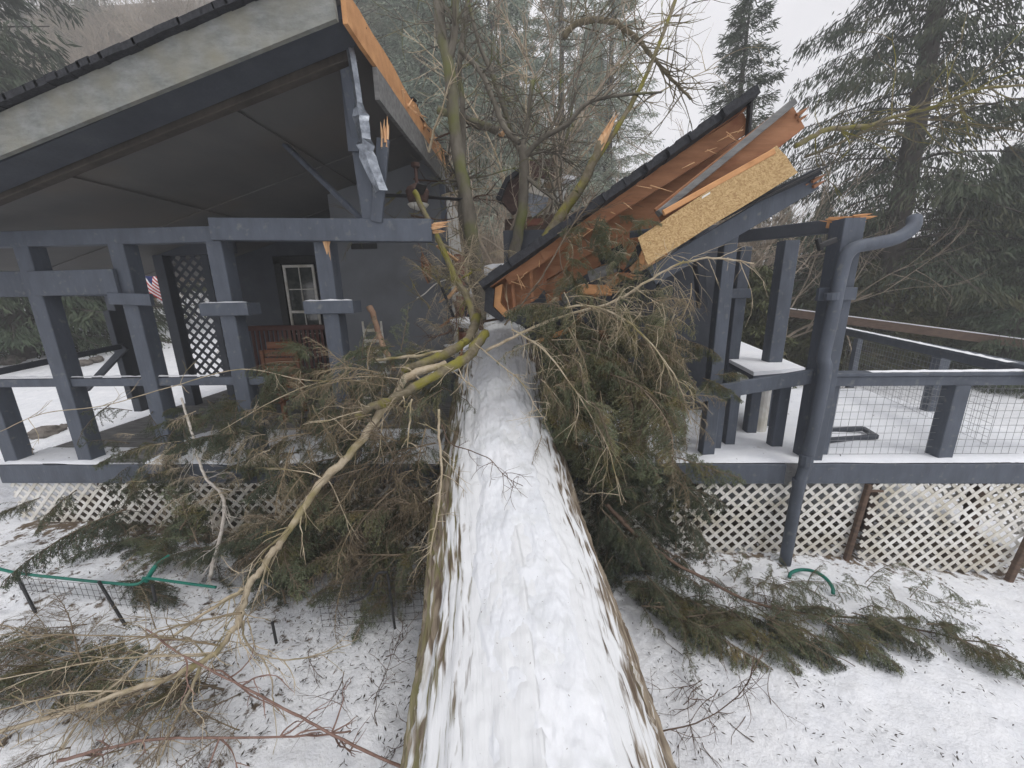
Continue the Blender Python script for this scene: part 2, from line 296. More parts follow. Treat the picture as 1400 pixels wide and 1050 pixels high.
bare=sst(19,23,by)*.34*(1-sst(6,18,bx)*.25)+sst(-3,-8,bx)*0+.06
bare=np.maximum(bare,.17*(1-sst(-2.2,-.6,bx))*(by<5)*sst(-8,-5.5,bx)); bare=bare+.28*(1-sst(.1,.5,np.abs(by-4.4)/2.2))*((bx>-6)&(bx<5.9))
at.data.foreach_set('value',bare.astype(np.float32)); g=bpy.data.objects.new('ground',me); SC.collection.objects.link(g); g['kind']='structure'

# ---------------------------------------------------------------- deck
ZD=1.10
deck=thing('porch_deck',(0,4.2,ZD),'raised porch deck with snow on its boards, grey rails and white lattice skirting','deck')
mb=MB(); 
for i in range(32):
    y=4.05+i*.145
    if y<9: mb.box((-6.12,y-.068,ZD-.035),(5.95 if y<7 else 4.6,y+.068,ZD-.002),.004)
mb.build('deck_boards',gwood,deck)
mb=MB(); mb.box((-6.15,3.86,ZD-.235),(.0,3.90,ZD-.01)); mb.box((.003,3.858,ZD-.235),(2.72,3.90,ZD-.01)); mb.box((2.9,3.86,ZD-.235),(6.0,3.90,ZD-.01)); mb.box((5.96,3.905,ZD-.235),(6.0,7,ZD-.012)); mb.build('fascia_board',blue,deck)
# snow on the boards, patchy with an uneven front edge
def snowsheet(x0,x1,y0,y1,z,th,seed,nx,ny,edge=.05):
    mb=MB(); gx=np.linspace(x0,x1,nx); gy=np.linspace(y0,y1,ny); vs=[]
    for j,y in enumerate(gy):
        for i,x in enumerate(gx):
            e=min(i,nx-1-i,j,ny-1-j); b=edge*noise.noise((x*2.3+seed,y*2.3,.5)) if e==0 else 0
            zz=z+(th*(.75+.5*noise.fractal((x*2+seed,y*2,1),1,2,4)) if e>0 else .001)
            vs.append((x+(b if i in(0,nx-1) else 0),y+(b*.3 if j in(0,ny-1) else 0),zz))
    fs=[(j*nx+i,j*nx+i+1,(j+1)*nx+i+1,(j+1)*nx+i) for j in range(ny-1) for i in range(nx-1)]
    return mb.add(vs,fs)
snowsheet(-1.1,5.93,3.875,6.95,ZD+.0,.035,3,160,50).build('snow_cover',decksnow,deck,smooth=True)
snowsheet(-6.1,-4.9,3.875,4.35,ZD,.03,5,50,16,.1).build('snow_cover',decksnow,deck,smooth=True); snowsheet(-4.4,-1.12,3.875,4.95,ZD,.035,8,100,30,.25).build('snow_cover',decksnow,deck,smooth=True)
# lattice
def lattice(name,x0,x1,z0,z1,y,parent,m=white,per=.136,w=.036,axis='x',frame=0.0,slope=0.):
    mb=MB(); Wd=x1-x0
    def clip(a,b):
        # clip segment to the panel
        t0,t1=0.,1.; d=b-a
        for k,lo,hi in((0,x0,x1),(1,z0,z1)):
            if abs(d[k])<1e-9: continue
            u,v=(lo-a[k])/d[k],(hi-a[k])/d[k]
            if u>v:u,v=v,u
            t0=max(t0,u);t1=min(t1,v)
        return (a+d*t0,a+d*t1) if t1-t0>1e-4 and np.linalg.norm(d*(t1-t0))>.03 else None
    n=int((Wd+(z1-z0))/per)+3
    for s in(1,-1):
        for i in range(-n,n+1):
            c=x0+i*per+(0 if s==1 else per*.5); a=V(c,z0-.5); b=V(c+s*(z1-z0+1),z1+.5); r=clip(a,b)
            if r is None: continue
            yy=y+(0 if s==1 else .0085); jr=random.Random(i*7+s+int(x0*10)); r=(r[0]+[jr.uniform(-.006,.006),0],r[1]+[jr.uniform(-.006,.006),0])
            q=[(r[k][0],yy,r[k][1]) if axis=='x' else (yy,r[k][0],r[k][1]) for k in(0,1)]
            mb.bar(q[0],q[1],.007,w,(1,0,1) if axis=='x' and s==-1 else ((-1,0,1) if axis=='x' else (0,-s,1)),.001)
    if frame:
        for a,b in(((x0,z0),(x1,z0)),((x0,z1),(x1,z1)),((x0,z0),(x0,z1)),((x1,z0),(x1,z1))):
            q=[(p[0],y-.012,p[1]) for p in(a,b)]; mb.bar(q[0],q[1],.012,frame,(0,0,1) if a[1]==b[1] else (1,0,0))
    return mb.build(name,m,parent)
zt=ZD-.24
lattice('lattice_panel',-6.1,-4.9,.22,zt,3.89,deck); lattice('lattice_panel',-4.88,-2.4,.18,zt,3.885,deck); lattice('lattice_panel',-2.37,-.2,-.02,zt,3.89,deck)
lattice('lattice_panel',.3,1.75,-.2,zt,3.885,deck); 
lattice('lattice_panel',1.77,3.56,-.12,zt,3.89,deck); lattice('lattice_panel',3.66,5.35,-.22,zt,3.87,deck)
lattice('lattice_panel',3.9,7.0,-.1,zt,5.97,deck,axis='y')
mb=MB(); mb.bar((3.60,3.86,zt),(3.50,3.84,-.2),.05,.05,(0,1,0)); mb.bar((3.60,3.85,zt-.07),(3.75,3.85,zt-.075),.02,.025); mb.build('skirting_stake',brownm,deck,)
mb=MB(); mb.bar((5.42,3.84,zt-.1),(5.2,3.78,-.35),.06,.05,(0,1,0)); mb.build('skirting_stake',brownm,deck)
# posts under the deck
for x in(-5.9,-4.2,-1.9,2.2,4.4,5.7): 
    mb=MB(); mb.box((x-.06,4.6,-.4),(x+.06,4.72,ZD-.04)); mb.box((x-.02,4.1,ZD-.2),(x+.02,7.6,ZD-.04)); mb.build('joist_post',brownm,deck)
# right railing
zr=2.03
mb=MB(); mb.bar((3.10,4.02,zr),(5.95,4.02,zr-.01),.14,.038); mb.bar((3.10,3.99,zr-.072),(5.9,3.99,zr-.082),.038,.10); mb.build('top_rail',blue,deck)
a=P(1140,447,8.4); 
q0=V(6.35,8.2,2.08); q1=V(5.0,3.75,2.08)
mb=MB(); mb.bar(q0,q1,.14,.038); mb.bar(q0-V(0,0,.07),q1-V(0,0,.07),.038,.1); mb.build('top_rail',blue,deck)
def post(x,y,z0,z1,w=.1,name='rail_post',par=deck,m=blue,lean=(0,0)):
    return MB().bar((x,y,z0),(x+lean[0],y+lean[1],z1),w,w,(0,1,0)).build(name,m,par)
post(4.4,4.02,ZD,zr-.12,.15); post(5.78,5.55,ZD,zr-.09,.14); post(6.15,7.4,.9,zr-.09,.1)
post(3.22,4.06,ZD,zr-.12,.07)
def mesh(p0,p1,z0,z1,parent,name='wire_mesh',step=.076,r=.0022,m=wire):
    mb=MB(); p0=np.array(p0,float);p1=np.array(p1,float);L=np.linalg.norm(p1-p0); n=int(L/step)
    for i in range(n+1): q=p0+(p1-p0)*i/n; j=.004*math.sin(i*1.7); mb.tube([(q[0]+j,q[1],z0),(q[0]-j,q[1]+.004,(z0+z1)/2),(q[0],q[1],z1)],r,4)
    k=int((z1-z0)/step)
    for i in range(k+1): z=z0+(z1-z0)*i/k; mb.tube([(p0[0],p0[1],z),tuple(((p0+p1)/2))+(z+.004,),(p1[0],p1[1],z)],r,4)
    return mb.build(name,m,parent)
mesh((3.26,4.03),(5.9,4.03),ZD+.03,zr-.1,deck); mesh((6.2,7.7),(5.2,4.3),ZD+.03,zr-.1,deck)
# left low rails and rear frame of the porch
mb=MB(); mb.bar(P(-20,524,3.98),P(368,520,3.98),.05,.09); mb.build('mid_rail',blue,deck)
mb=MB(); mb.bar(P(-20,512,4.2),P(172,472,5.75),.05,.075); mb.build('side_rail',blued,deck)
mb=MB(); mb.bar(P(172,474,5.7),P(118,532,5.6),.05,.09); mb.bar(P(150,425,5.8),P(183,545,5.7),.10,.12,(0,1,0)); mb.build('rail_brace',blued,deck)

# ---------------------------------------------------------------- house
house=thing('house',(-3,6,ZD),'dark grey porch-fronted house with its left roof half standing and right half torn open','house')
YP=3.99
def X(px,py,y): return P(px,py,y)[0]
zb0,zb1=3.44,3.60
# plate beams
mb=MB(); mb.bar((-7.4,YP,3.55),P(297,321,YP),.13,.15); mb.build('plate_beam',blue,house)
mb=MB(); a=P(293,314,3.9); b=P(592,316,3.9); mb.bar(a,b,.12,.205,(0,0,1)); e=mb.build('plate_beam',blue,house,)
mb=MB(); splinters(mb,P(590,312,3.9),(1,0,.1),9,.22,.022,4,.3,.05); splinters(mb,P(566,308,3.85),(1,.0,.05),4,.25,.008,5,.1,.012); mb.build('broken_end',split,e)
# posts with collar blocks
for px,py,zt_,col in((4,570,2.0,0),(80,480,3.47,1),(201,480,3.47,1),(320,450,3.47,1),(456,430,3.44,1)):
    x=X(px,py,YP); p=post(x,YP+.02,ZD,zt_,.165,'porch_post',house)
    if col and px>250:
        MB().box((x-.25,YP-.10,2.74),(x+.26,YP-.064,2.87)).build('collar_block',blue,p)
        MB().box((x+.09,YP-.06,2.745),(x+.26,YP+.1,2.865)).build('collar_block',blue,p)
    if px==456:
        mb=MB(); mb.prism([P(440,327,3.885),P(452,327,3.885),P(447,348,3.885)],(0,.01,0)); splinters(mb,P(449,330,3.88),(0,0,-1),5,.16,.008,8,.1,.02); mb.build('split_mark',split,p)
mb=MB(); a=P(-30,389,YP+.13);b=P(168,387,YP+.13); mb.bar(a,b,.04,.27); mb.bar(P(44,388,YP-.09),P(160,385,YP-.09),.035,.25);mb.build('cross_board',blue,house)
mb=MB(); mb.bar(P(150,408,YP-.1),P(208,410,YP-.1),.04,.12); mb.build('cross_board',blue,house)
# rear posts of the porch
for px,py,y,z1,w in((232,400,6.3,3.6,.17),(160,430,6.6,3.2,.15),(300,440,6.4,3.6,.12)):
    post(X(px,py,y),y,ZD-.2,z1,w,'rear_post',house,blued)
mb=MB(); mb.bar(P(180,343,6.3),P(320,336,6.3),.1,.22); mb.build('rear_header',blued,house)
mb=MB(); mb.bar(P(-30,333,6.4),P(190,338,6.4),.1,.12); mb.build('rear_header',blued,house)
lx0,lx1=X(236,400,6.35),X(306,400,6.35)
lattice('lattice_screen',lx0,lx1,1.55,3.72,6.35,house,m=blued,per=.17,w=.045)
# roof (left half): ceiling plane through rake line, runs back along Y
A=P(464,0,3.2); B=P(0,196,3.2); s=(A[2]-B[2])/(A[0]-B[0]); XR=A[0]
def zc(x): return A[2]+s*(x-XR)
y0,y1=3.2,8.3; xl=-6.9; nn=nrm((-s,0,1))
roof=MB().add([(xl,y0,zc(xl)),(XR,y0,zc(XR)),(XR,y1,zc(XR)),(xl,y1,zc(xl))],[(0,1,2,3)]).build('ceiling',ceil,house)
mb=MB(); 
# shingle courses with a ragged edge
g=random.Random(5); k=64; L=(XR-xl)
for i in range(k):
    xa=xl-.1+i*(L+.1)/k; xb=xa+(L+.1)/k*1.12
    off=nn*(.165+g.uniform(-.004,.006)); n=12
    for j in range(n):
        ya=y0-.10+j*(y1-y0+.1)/n+g.uniform(-.02,.02)*(j>0); yb=y0-.10+(j+1)*(y1-y0+.1)/n
        if i>k-6 and j>1 and g.random()<.35: continue
        e=g.uniform(-.012,.012)
        q=[V(xa,ya,zc(xa)),V(xb+e,ya,zc(xb+e)),V(xb+e,yb,zc(xb+e)),V(xa,yb,zc(xa))]; mb.prism([p+off*(1+.04*(j%2))-nn*.01 for p in q],nn*.045)
rf=mb.build('roof_shingles',shing,house)
mb=MB(); q=[V(xl,y0+.03,zc(xl)),V(XR-.02,y0+.03,zc(XR)),V(XR-.02,y1,zc(XR)),V(xl,y1,zc(xl))]; mb.prism([p+nn*.125 for p in q],nn*.022); mb.build('roof_sheathing',gwood,house)
# rake fascia
mb=MB(); q=[V(xl,y0,zc(xl)-.09),V(XR-.02,y0,zc(XR)-.13),V(XR-.035,y0,zc(XR)+.17),V(xl,y0,zc(xl)+.13)]; mb.prism(q,(0,-.04,0)); mb.build('rake_fascia',lich,house)
mb=MB(); q=[V(xl,y0+.04,zc(xl)-.11),V(XR,y0+.04,zc(XR)-.08),V(XR,y0+.04,zc(XR)+.0),V(xl,y0+.04,zc(xl)+.0)]; mb.prism(q,(0,.30,0)); mb.build('barge_soffit',blued,house)
mb=MB(); mb.bar((xl,3.62,zc(xl)-.06),(XR-.1,3.62,zc(XR-.1)-.06),.09,.12,nn); mb.build('rafter',dkb,house)
for y in(5.4,6.9): MB().bar((xl,y,zc(xl)-.008),(XR,y,zc(XR)-.008),.05,.012,nn).build('ceiling_batten',ceil,house)
for x in(-4.3,-2.6): MB().bar((x,y0+.4,zc(x)-.014),(x,y1,zc(x)-.014),.04,.014,nn).build('ceiling_batten',ceil,house)
# ridge boards, torn
def rag(y0_,y1_,zlo,zhi,x,th,m,name,seed,par=house,lohi=.02):
    g=random.Random(seed); ys=np.linspace(y0_,y1_,14); top=[V(x,y,zhi+g.uniform(-lohi,lohi)) for y in ys]; bot=[V(x,y,zlo+g.uniform(-.006,.006)) for y in ys]
    mb=MB()
    for i in range(13): mb.prism([bot[i],bot[i+1],top[i+1],top[i]],(th,0,0))
    return mb.build(name,m,par)
zR=zc(XR)
rag(3.22,6.6,zR-.13,zR+.10,XR+.0,.035,pwood,'ridge_board',3,lohi=.03)
rag(3.75,7.2,zR-.38,zR-.135,XR+.0,.04,gwood,'ridge_beam',9,lohi=.003)
g=random.Random(2)
for i in range(13):
    mb=MB()
    y=g.uniform(3.4,6.8); p=V(XR-.02,y,zR+.09); L_=g.uniform(.08,.2); w_=g.uniform(.02,.10); k_=g.uniform(-.08,.03); mb.prism([p,p+V(0,L_,0),p+V(w_,L_*.9,k_),p+V(w_*.8,.02,k_)],(0,0,.012)); mb.build('shingle_flap',shing,house)
for i in range(16): mb=MB(); y=g.uniform(4.4,6.9); splinters(mb,V(XR+.04,y,zR-.05),(g.uniform(-.2,.6),.5,g.uniform(-.6,.6)),1,g.uniform(.15,.4),.014,i,.6,.05); mb.build('splinter',split,house)
# gable posts at the peak
def grey(name,a,b,w,t,up=(0,1,0),m=blue): return MB().bar(a,b,w,t,up).build(name,m,house)
grey('king_post',P(493,200,3.93),P(508,304,3.93),.14,.10); grey('king_post',P(463,8,3.55),P(494,205,3.9),.13,.06)
grey('loose_plank',P(473,95,3.82),P(484,207,3.86),.10,.03)
sp=grey('loose_plank',P(524,190,3.8),P(515,303,3.84),.11,.04)
mb=MB(); splinters(mb,P(526,192,3.8),(.1,0,1),8,.2,.014,14,.25,.03); mb.build('broken_end',split,sp)
# bent metal flashing
mb=MB(); pts=PX([(468,0,3.5),(478,60,3.55),(487,115,3.6),(492,150,3.65),(498,185,3.68),(503,215,3.7),(522,262,3.75)]); ps=smooth(pts,4); g=random.Random(3); n=len(ps)
vs=[]
for i,p in enumerate(ps):
    w=.03+.02*(i>n*.5)+g.uniform(0,.025)*(i>n*.45); z=g.uniform(-.03,.03)*(i>n*.4); vs+= [p+V(-w,z,0),p+V(0,-.03-abs(z),0),p+V(w,-z,0)]
fs=[]
for i in range(n-1): fs+=[(3*i,3*i+1,3*i+4,3*i+3),(3*i+1,3*i+2,3*i+5,3*i+4)]
mb.add(vs,fs); fl_=mb.build('bent_flashing',metal,house); md=fl_.modifiers.new('t','SOLIDIFY'); md.thickness=.004
grey('diagonal_brace',P(328,138,5.0),P(497,302,4.05),.05,.05,(0,0,1))
# walls
def wallq(name,x0,x1,y,z0,z1,m,top=None,th=.12): 
    q=[V(x0,y,z0),V(x1,y,z0),V(x1,y,z1 if top is None else top(x1)),V(x0,y,z1 if top is None else top(x0))]; return MB().prism(q,(0,th,0)).build(name,m,house)
xa=X(603,400,6.3); xb=X(464,400,6.3)
wallq('wall',xb,XR-.02,6.3,ZD,0,wallm,lambda x:zc(x)-.005)
MB().box((XR-.016,6.28,ZD),(XR+.07,6.34,zR-.4)).build('corner_trim',blue,house)
MB().box((X(480,337,6.28),6.275,P(480,339,6.28)[2]-.02),(X(515,337,6.28),6.295,P(480,336,6.28)[2]+.03)).build('wall_vent',black,house)
MB().box((xb-.0,6.425,ZD),(xb+.1,7.6,zc(xb)-.01)).build('wall',blued,house)
dx0=X(303,400,7.6)
wallq('wall',dx0,xb+.1,7.62,ZD,0,blued,lambda x:zc(x)-.005)
# broken wall end, seen from the torn side
g=random.Random(8); pts=[V(XR+.02,6.36,1.3)]
for i in range(9): pts.append(V(XR+.02,7.1+g.uniform(-.15,.25)+.1*i*.5,1.4+i*.36))
pts.append(V(XR+.02,6.36,4.4)); MB().prism(pts,(.05,0,0)).build('broken_plaster',plast,house)
mb=MB(); mb.box((XR+.075,6.7,1.4),(XR+.16,7.25,3.55)); mb.build('brick_pier',rock,house)
# window in the dark wall
wx0,wx1=X(393,400,7.55),X(432,400,7.55); wz0,wz1=1.75,P(400,364,7.55)[2]
wi=MB().box((wx0-.02,7.585,wz0-.02),(wx1+.02,7.61,wz1+.02)).build('window',black,house)
MB().box((wx0+.03,7.578,wz0+.03),(wx1-.03,7.584,wz1-.03),.001).build('pane',glass,wi)
mb=MB(); wm=.05
for a,b in(((wx0,wz0),(wx0,wz1)),((wx1,wz0),(wx1,wz1))): mb.bar((a[0],7.56,a[1]),(b[0],7.56,b[1]),wm,.03,(0,1,0))
for z in(wz0,(wz0+wz1)/2,wz1): mb.bar((wx0-.02,7.555,z),(wx1+.02,7.555,z),.03,wm)
mb.bar(((wx0+wx1)/2,7.565,wz0),((wx0+wx1)/2,7.565,wz1),.02,.02,(0,1,0))
for t in(.25,.75): z=wz0+(wz1-wz0)*t; mb.bar((wx0,7.567,z),(wx1,7.567,z),.02,.02)
mb.build('window_frame',white,wi)
mb=MB(); mb.bar((wx0-.13,7.58,wz0),(wx0-.13,7.58,wz1+.15),.14,.05,(0,1,0)); mb.bar((wx0-.2,7.58,wz1+.12),(wx1+.2,7.58,wz1+.12),.05,.14);mb.bar((wx1+.13,7.58,wz0),(wx1+.13,7.58,wz1+.15),.14,.05,(0,1,0)); mb.build('window_trim',black,wi)
# right side: wall remains, posts, beam, downspout
q=[P(800,330,5.7),P(968,330,5.7)]
MB().box((X(690,400,5.7),5.7,ZD),(X(968,480,5.7),5.8,3.75)).build('wall',blued,house)
for px,py,zt_,y,w,col in((1128,480,3.52,4.0,.19,1),(1068,400,3.45,5.05,.17,0),(1010,400,3.42,5.3,.14,1),(985,430,3.5,4.1,.13,0)):
    x=X(px,py,y); p=post(x,y,ZD if px!=1068 and px!=1010 else 1.1,zt_,w,'porch_post',house)
    if col: MB().box((x-.25,y-w/2-.04,2.78),(x+.1,y-w/2-.003,2.90)).build('collar_block',blue,p)
a,b=P(998,325,5.2),P(1168,306,4.15); mb=MB(); mb.bar(a,b,.12,.13); pb=mb.build('plate_beam',blued,house)
mb=MB(); mb.bar(P(1136,305,4.2),P(1176,304,4.0),.16,.10); splinters(mb,P(1172,303,3.98),(1,-.2,.1),6,.15,.02,31,.3,.05); splinters(mb,P(1145,300,4.1),(-1,.1,.1),5,.2,.014,32,.2,.04); mb.build('broken_end',pwood,pb)
mb=MB(); mb.bar(P(1119,337,3.9),P(1142,328,3.9),.05,.05); mb.bar(P(1118,326,3.9),P(1122,342,3.9),.04,.04,(0,1,0)); mb.build('light_bracket',black,house)
mb=MB(); pts=smooth(PX([(1250,298,3.9),(1247,312,3.85),(1225,326,3.84),(1195,333,3.82),(1170,338,3.80),(1157,350,3.79),(1150,372,3.79),(1138,430,3.79),(1126,486,3.79),(1128,505,3.76),(1118,560,3.76),(1102,632,3.76),(1093,662,3.74),(1087,690,3.74),(1073,770,3.74)]),5); mb.tube(pts,.057,10)
ds=mb.build('downspout',blue,house,smooth=True)
for a,b in(((1138,400),(1137,410)),((1103,622),(1101,636)),((1093,655),(1092,664))): mb=MB(); mb.tube([P(*a,3.79 if a[1]<500 else 3.755),P(*b,3.79 if a[1]<500 else 3.755)],.064,10); mb.build('pipe_clamp',blue,ds)
# serving counter with snow
ct=thing('porch_counter',(2.8,5,ZD),'snow covered L-shaped grey counter inside the right end of the porch','counter')
q=[P(982,488,z=1.93),P(1012,470,z=1.93),P(1100,508,z=1.93),P(1030,514,z=1.93)]
MB().prism(q,(0,0,-.05)).build('counter_top',blue,ct)
MB().prism([p*1.0+V(0,0,.002) for p in q],(0,0,.045)).build('snow_layer',snow,ct)
MB().bar(P(950,541,3.93),P(1122,512,4.0),.045,.15).build('counter_apron',blue,ct)
MB().bar(P(1027,517,z=1.85),P(1090,510,z=1.85),.04,.12).build('counter_apron',blued,ct)
for px,py,w in((974,612,.13),(995,606,.11),(1024,591,.12),(1058,610,.12)):
    b=P(px,py,z=1.11); post(b[0],b[1],1.1,1.84,w,'leg',ct)
b=P(1041,592,z=1.11); MB().lathe((b[0],b[1]+.1,1.1),[(.1,0),(.1,.75)],14).build('white_pail_column',white,ct)
# small items on the right deck
mb=MB(); a=[P(1122,588,z=1.16),P(1180,586,z=1.16),P(1198,597,z=1.16),P(1125,602,z=1.16)]
for i,j in((0,1),(1,2),(2,3)): mb.bar(a[i],a[j],.05,.05)
tag(mb.build('board_frame',blued,org=a[0]),'dark three sided board frame lying on the snowy deck behind the wire railing','frame')
# ---------------------------------------------------------------- fallen trunk
tr=thing('fallen_tree',(0,2,1.0),'huge fallen tree trunk under snow, lying from the foreground up onto the crushed porch','fallen tree')
NA,NL=300,460; yy=np.concatenate([np.linspace(-3.2,.2,40)[:-1],np.linspace(.2,6.2,NL-39)])
TCX=[.5,P(750,1050,1.1)[0],P(716,780,2.0)[0],P(690,640,2.84)[0],P(683,490,4.6)[0],P(683,450,6.2)[0]]
def trunk_line(y):
    cx=np.interp(y,[-3,1.1,2.0,2.84,4.6,6.2],TCX); tz=np.interp(y,[-3.2,-1,1.1,2.0,2.84,3.7,4.59,6.2],[.98,1.0,1.16,1.33,1.57,1.86,2.15,2.66]); r=np.interp(y,[-3.2,1.1,2.84,4.6,6.2],[.67,.665,.65,.60,.50]); return cx,tz-r,r
vs=[];uv=[];sn=[]
for y in yy:
    cx,cz,r=trunk_line(y)
    for j in range(NA):
        th=2*math.pi*j/NA; c,s_=math.cos(th),math.sin(th)   # th=0 at the top
        up=c
        f=noise.fractal((s_*2.2*3.2+c*1.5,y*.55,c*7.),1,2,5); rid=1-abs(noise.noise((th*15+1.6*noise.noise((th*3,y*2.4,4)),y*2.6,2.2)))*2.2
        side=min(1,max(0,(0.93-up)/.35)); d=.016*f+side*.034*(rid-.4)
        capw=.80+.13*noise.noise((y*1.1,th,9))
        top=max(0,(up-.62)/.38)
        d+=top*(.012*noise.fractal((s_*5,y*3.3,1),1,2,4)+.012*noise.fractal((s_*14,y*12,5),1,2,3))+.03*min(1,top*4)
        rr=r*(1+.03*noise.noise((th,y*.4,0)))+d
        vs.append((cx+s_*rr,y,cz+c*rr)); 
        sn.append(max(0,min(1.2,-.43+up*1.1-.12*(1-rid)*side+.14*noise.noise((y*.7,s_*2,3))+.16*noise.noise((y*4,s_*14,3))+.5*max(0,up-.86)/.14 )))
        uv.append((th/(2*math.pi)*2.6,y))
n=len(yy); ix=np.arange(n*NA).reshape(n,NA); jx=np.roll(ix,-1,1); fs=np.stack([ix[:-1],ix[1:],jx[1:],jx[:-1]],-1).reshape(-1,4).tolist()
fs=[f[::-1] for f in fs]
fs.append(list(range(NA))[::-1]); fs.append([(n-1)*NA+j for j in range(NA)])
mb=MB(); mb.v=vs; mb.f=fs; mb.m=[0]*len(fs); tk=mb.build('trunk',trunkm,tr,smooth=True)
u=tk.data.uv_layers.new(name='UVMap'); li=np.zeros(len(tk.data.loops),int); tk.data.loops.foreach_get('vertex_index',li); u.data.foreach_set('uv',np.array(uv)[li].ravel())
a_=tk.data.attributes.new('snowy','FLOAT','POINT'); a_.data.foreach_set('value',np.array(sn,np.float32))
# trampled snow on top, its own lumpy layer
g=random.Random(4); mb=MB(); n2,na=420,90; ys=np.linspace(.25,5.2,n2); vs=[]
feet=[(g.uniform(-.12,.12),.5+i*.33+g.uniform(-.05,.05)) for i in range(13)]
for y in ys:
    cx,cz,r=trunk_line(y); lo=-.44+.22*noise.noise((y*1.3,1,1))+.08*noise.noise((y*7,1,1)); hi=.42+.22*noise.noise((y*1.1,9,1))+.08*noise.noise((y*8,5,1))
    for j in range(na):
        t=j/(na-1); th=lo+(hi-lo)*t; e=min(1,min(t,1-t)*9)
        h=.016*e+.012*e*noise.fractal((th*4,y*4,2),1,2,4)+.007*noise.fractal((th*16,y*14,2),1,2,3)*e-.012*(1-e)
        for fx,fy in feet:
            q=((th*r-fx)/.055)**2+((y-fy)/.14)**2
            if q<2: h-=.018*math.exp(-q*q)
            elif q<3.5: h+=.004
        rr=r*(1+.03*noise.noise((th,y*.4,0)))+.026+h
        vs.append((cx+math.sin(th)*rr,y,cz+math.cos(th)*rr))
fs=[(j*na+i,j*na+i+1,(j+1)*na+i+1,(j+1)*na+i) for j in range(n2-1) for i in range(na-1)]
mb.add(vs,fs); mb.build('snow_cap',tsnow,tr,smooth=True)
# ---------------------------------------------------------------- collapsed roof half
wr=thing('collapsed_roof_section',(.8,3.9,3.0),'torn off roof half tipped on edge right of the trunk, black shingles over orange rafters','roof wreckage')
def bar_px(a,b,w,t,name,m,par=wr,up=None,org=None):
    p,q=P(*a),P(*b); return MB().bar(p,q,w,t,up if up is not None else np.cross((0,1,0),nrm(p-q)) ).build(name,m,par,org=org)
mb=MB(); g=random.Random(12); p,q=P(664,392,3.7),P(1027,137,3.95); d=nrm(q-p); up=nrm(np.cross(d,(0,1,0))); up=up if up[2]>0 else -up; L=np.linalg.norm(q-p); k=26
for i in range(k):
    a=p+d*L*i/k-d*.02; b=p+d*L*(i+1)/k+d*.02; e=g.uniform(-.03,.03)-.14; mb.prism([a+V(0,e,0),b+V(0,e,0),b+V(0,1.5,-.25),a+V(0,1.5,-.25)],up*(.062+.012*(i%2)))
mb.build('shingles',shing,wr)
mb=MB(); mb.prism([p+V(0,.02,0),q+V(0,.02,0)-d*.04,q+V(0,1.5,-.25),p+V(0,1.5,-.25)],-up*.03); mb.build('sheathing',owood,wr)
bar_px((1026,137,3.93),(1021,208,3.93),.06,.03,'edge_flashing',black,up=(1,0,0))
bar_px((738,346,3.78),(1020,168,3.98),.04,.17,'rafter',owood)
bar_px((692,382,3.78),(760,338,3.8),.04,.12,'rafter',owood)
bar_px((735,372,4.0),(1030,198,4.2),.04,.22,'rafter',owood)
bar_px((720,395,4.5),(1000,240,4.7),.04,.2,'rafter',owood)
bar_px((745,398,4.1),(900,300,4.1),.04,.16,'rafter',owood)
# box end at the low corner
mb=MB(); pts=PX([(664,390,3.7),(662,425,3.7),(685,440,3.7),(692,436,3.7),(674,420,3.7),(676,395,3.7)]); mb.prism(pts,(0,.8,0)); mb.build('eave_shingles',shing,wr)
mb=MB(); mb.prism(PX([(677,393,3.74),(675,419,3.74),(690,434,3.74),(697,430,3.74),(684,414,3.74),(687,388,3.74)]),(0,.5,0)); mb.build('eave_board',pwood,wr)
mb=MB(); mb.prism(PX([(686,386,3.95),(684,414,3.95),(700,430,3.95),(735,408,3.95),(748,390,3.95),(745,345,3.95)]),(0,.03,0)); mb.build('inner_board',owood,wr)
for a,b in(((700,380,3.85),(704,428,3.85)),((725,362,3.85),(728,412,3.85))): bar_px(a,b,.06,.035,'blocking',owood,up=(1,0,0))
# second board, grey edged
b2=thing('split_fascia_board',P(1000,220,3.6),'orange board with a grey painted edge jutting up right of the shingled roof edge','board')
bar_px((905,302,3.55),(1088,158,3.6),.04,.24,'board',owood,b2); bar_px((900,292,3.5),(1083,141,3.55),.09,.05,'painted_edge',gwood,b2)
mb=MB(); splinters(mb,P(1086,160,3.6),(1,.0,.6),7,.10,.015,3,.4,.05); mb.build('splintered_end',owood,b2)
o=MB().bar(P(907,291,3.4),P(1058,207,3.5),.03,.045,(0,0,1)).build('wood_strip',pwood,org=P(907,291,3.4)); tag(o,'thin pale wood strip lying along the top edge of the strand board','strip')
q=PX([(872,325,3.35),(1062,199,3.5),(1091,236,3.5),(886,362,3.35)]); g=random.Random(6); rq=[]
for i in range(4):
    a,b=q[i],q[(i+1)%4]
    for k in range(8 if i in(0,2) else 5): rq.append(a+(b-a)*k/(8 if i in(0,2) else 5)+V(g.uniform(-1,1),0,g.uniform(-1,1))*(.004 if k else 0)*(3 if i==1 else 1))
o=thing('strand_board',q[0],'golden strand board panel tilted up under the broken boards','board'); MB().prism(rq,(0.0,.014,0)).build('panel',osb,o)
c=P(965,268,3.4); MB().prism([c+V(-.03,-.0,-.02),c+V(.03,0,.015),c+V(.03,0,.03),c+V(-.03,0,-.003)],(0,-.004,0)).build('paper_sticker',white,o)
b3=thing('tilted_fascia_beam',P(1000,300,3.7),'grey painted beam with black drip edge rising to the right below the strand board','beam')
bar_px((890,378,3.7),(1112,246,3.72),.05,.17,'beam',blue,b3); bar_px((985,300,3.66),(1122,231,3.68),.16,.018,'drip_edge',black,b3)
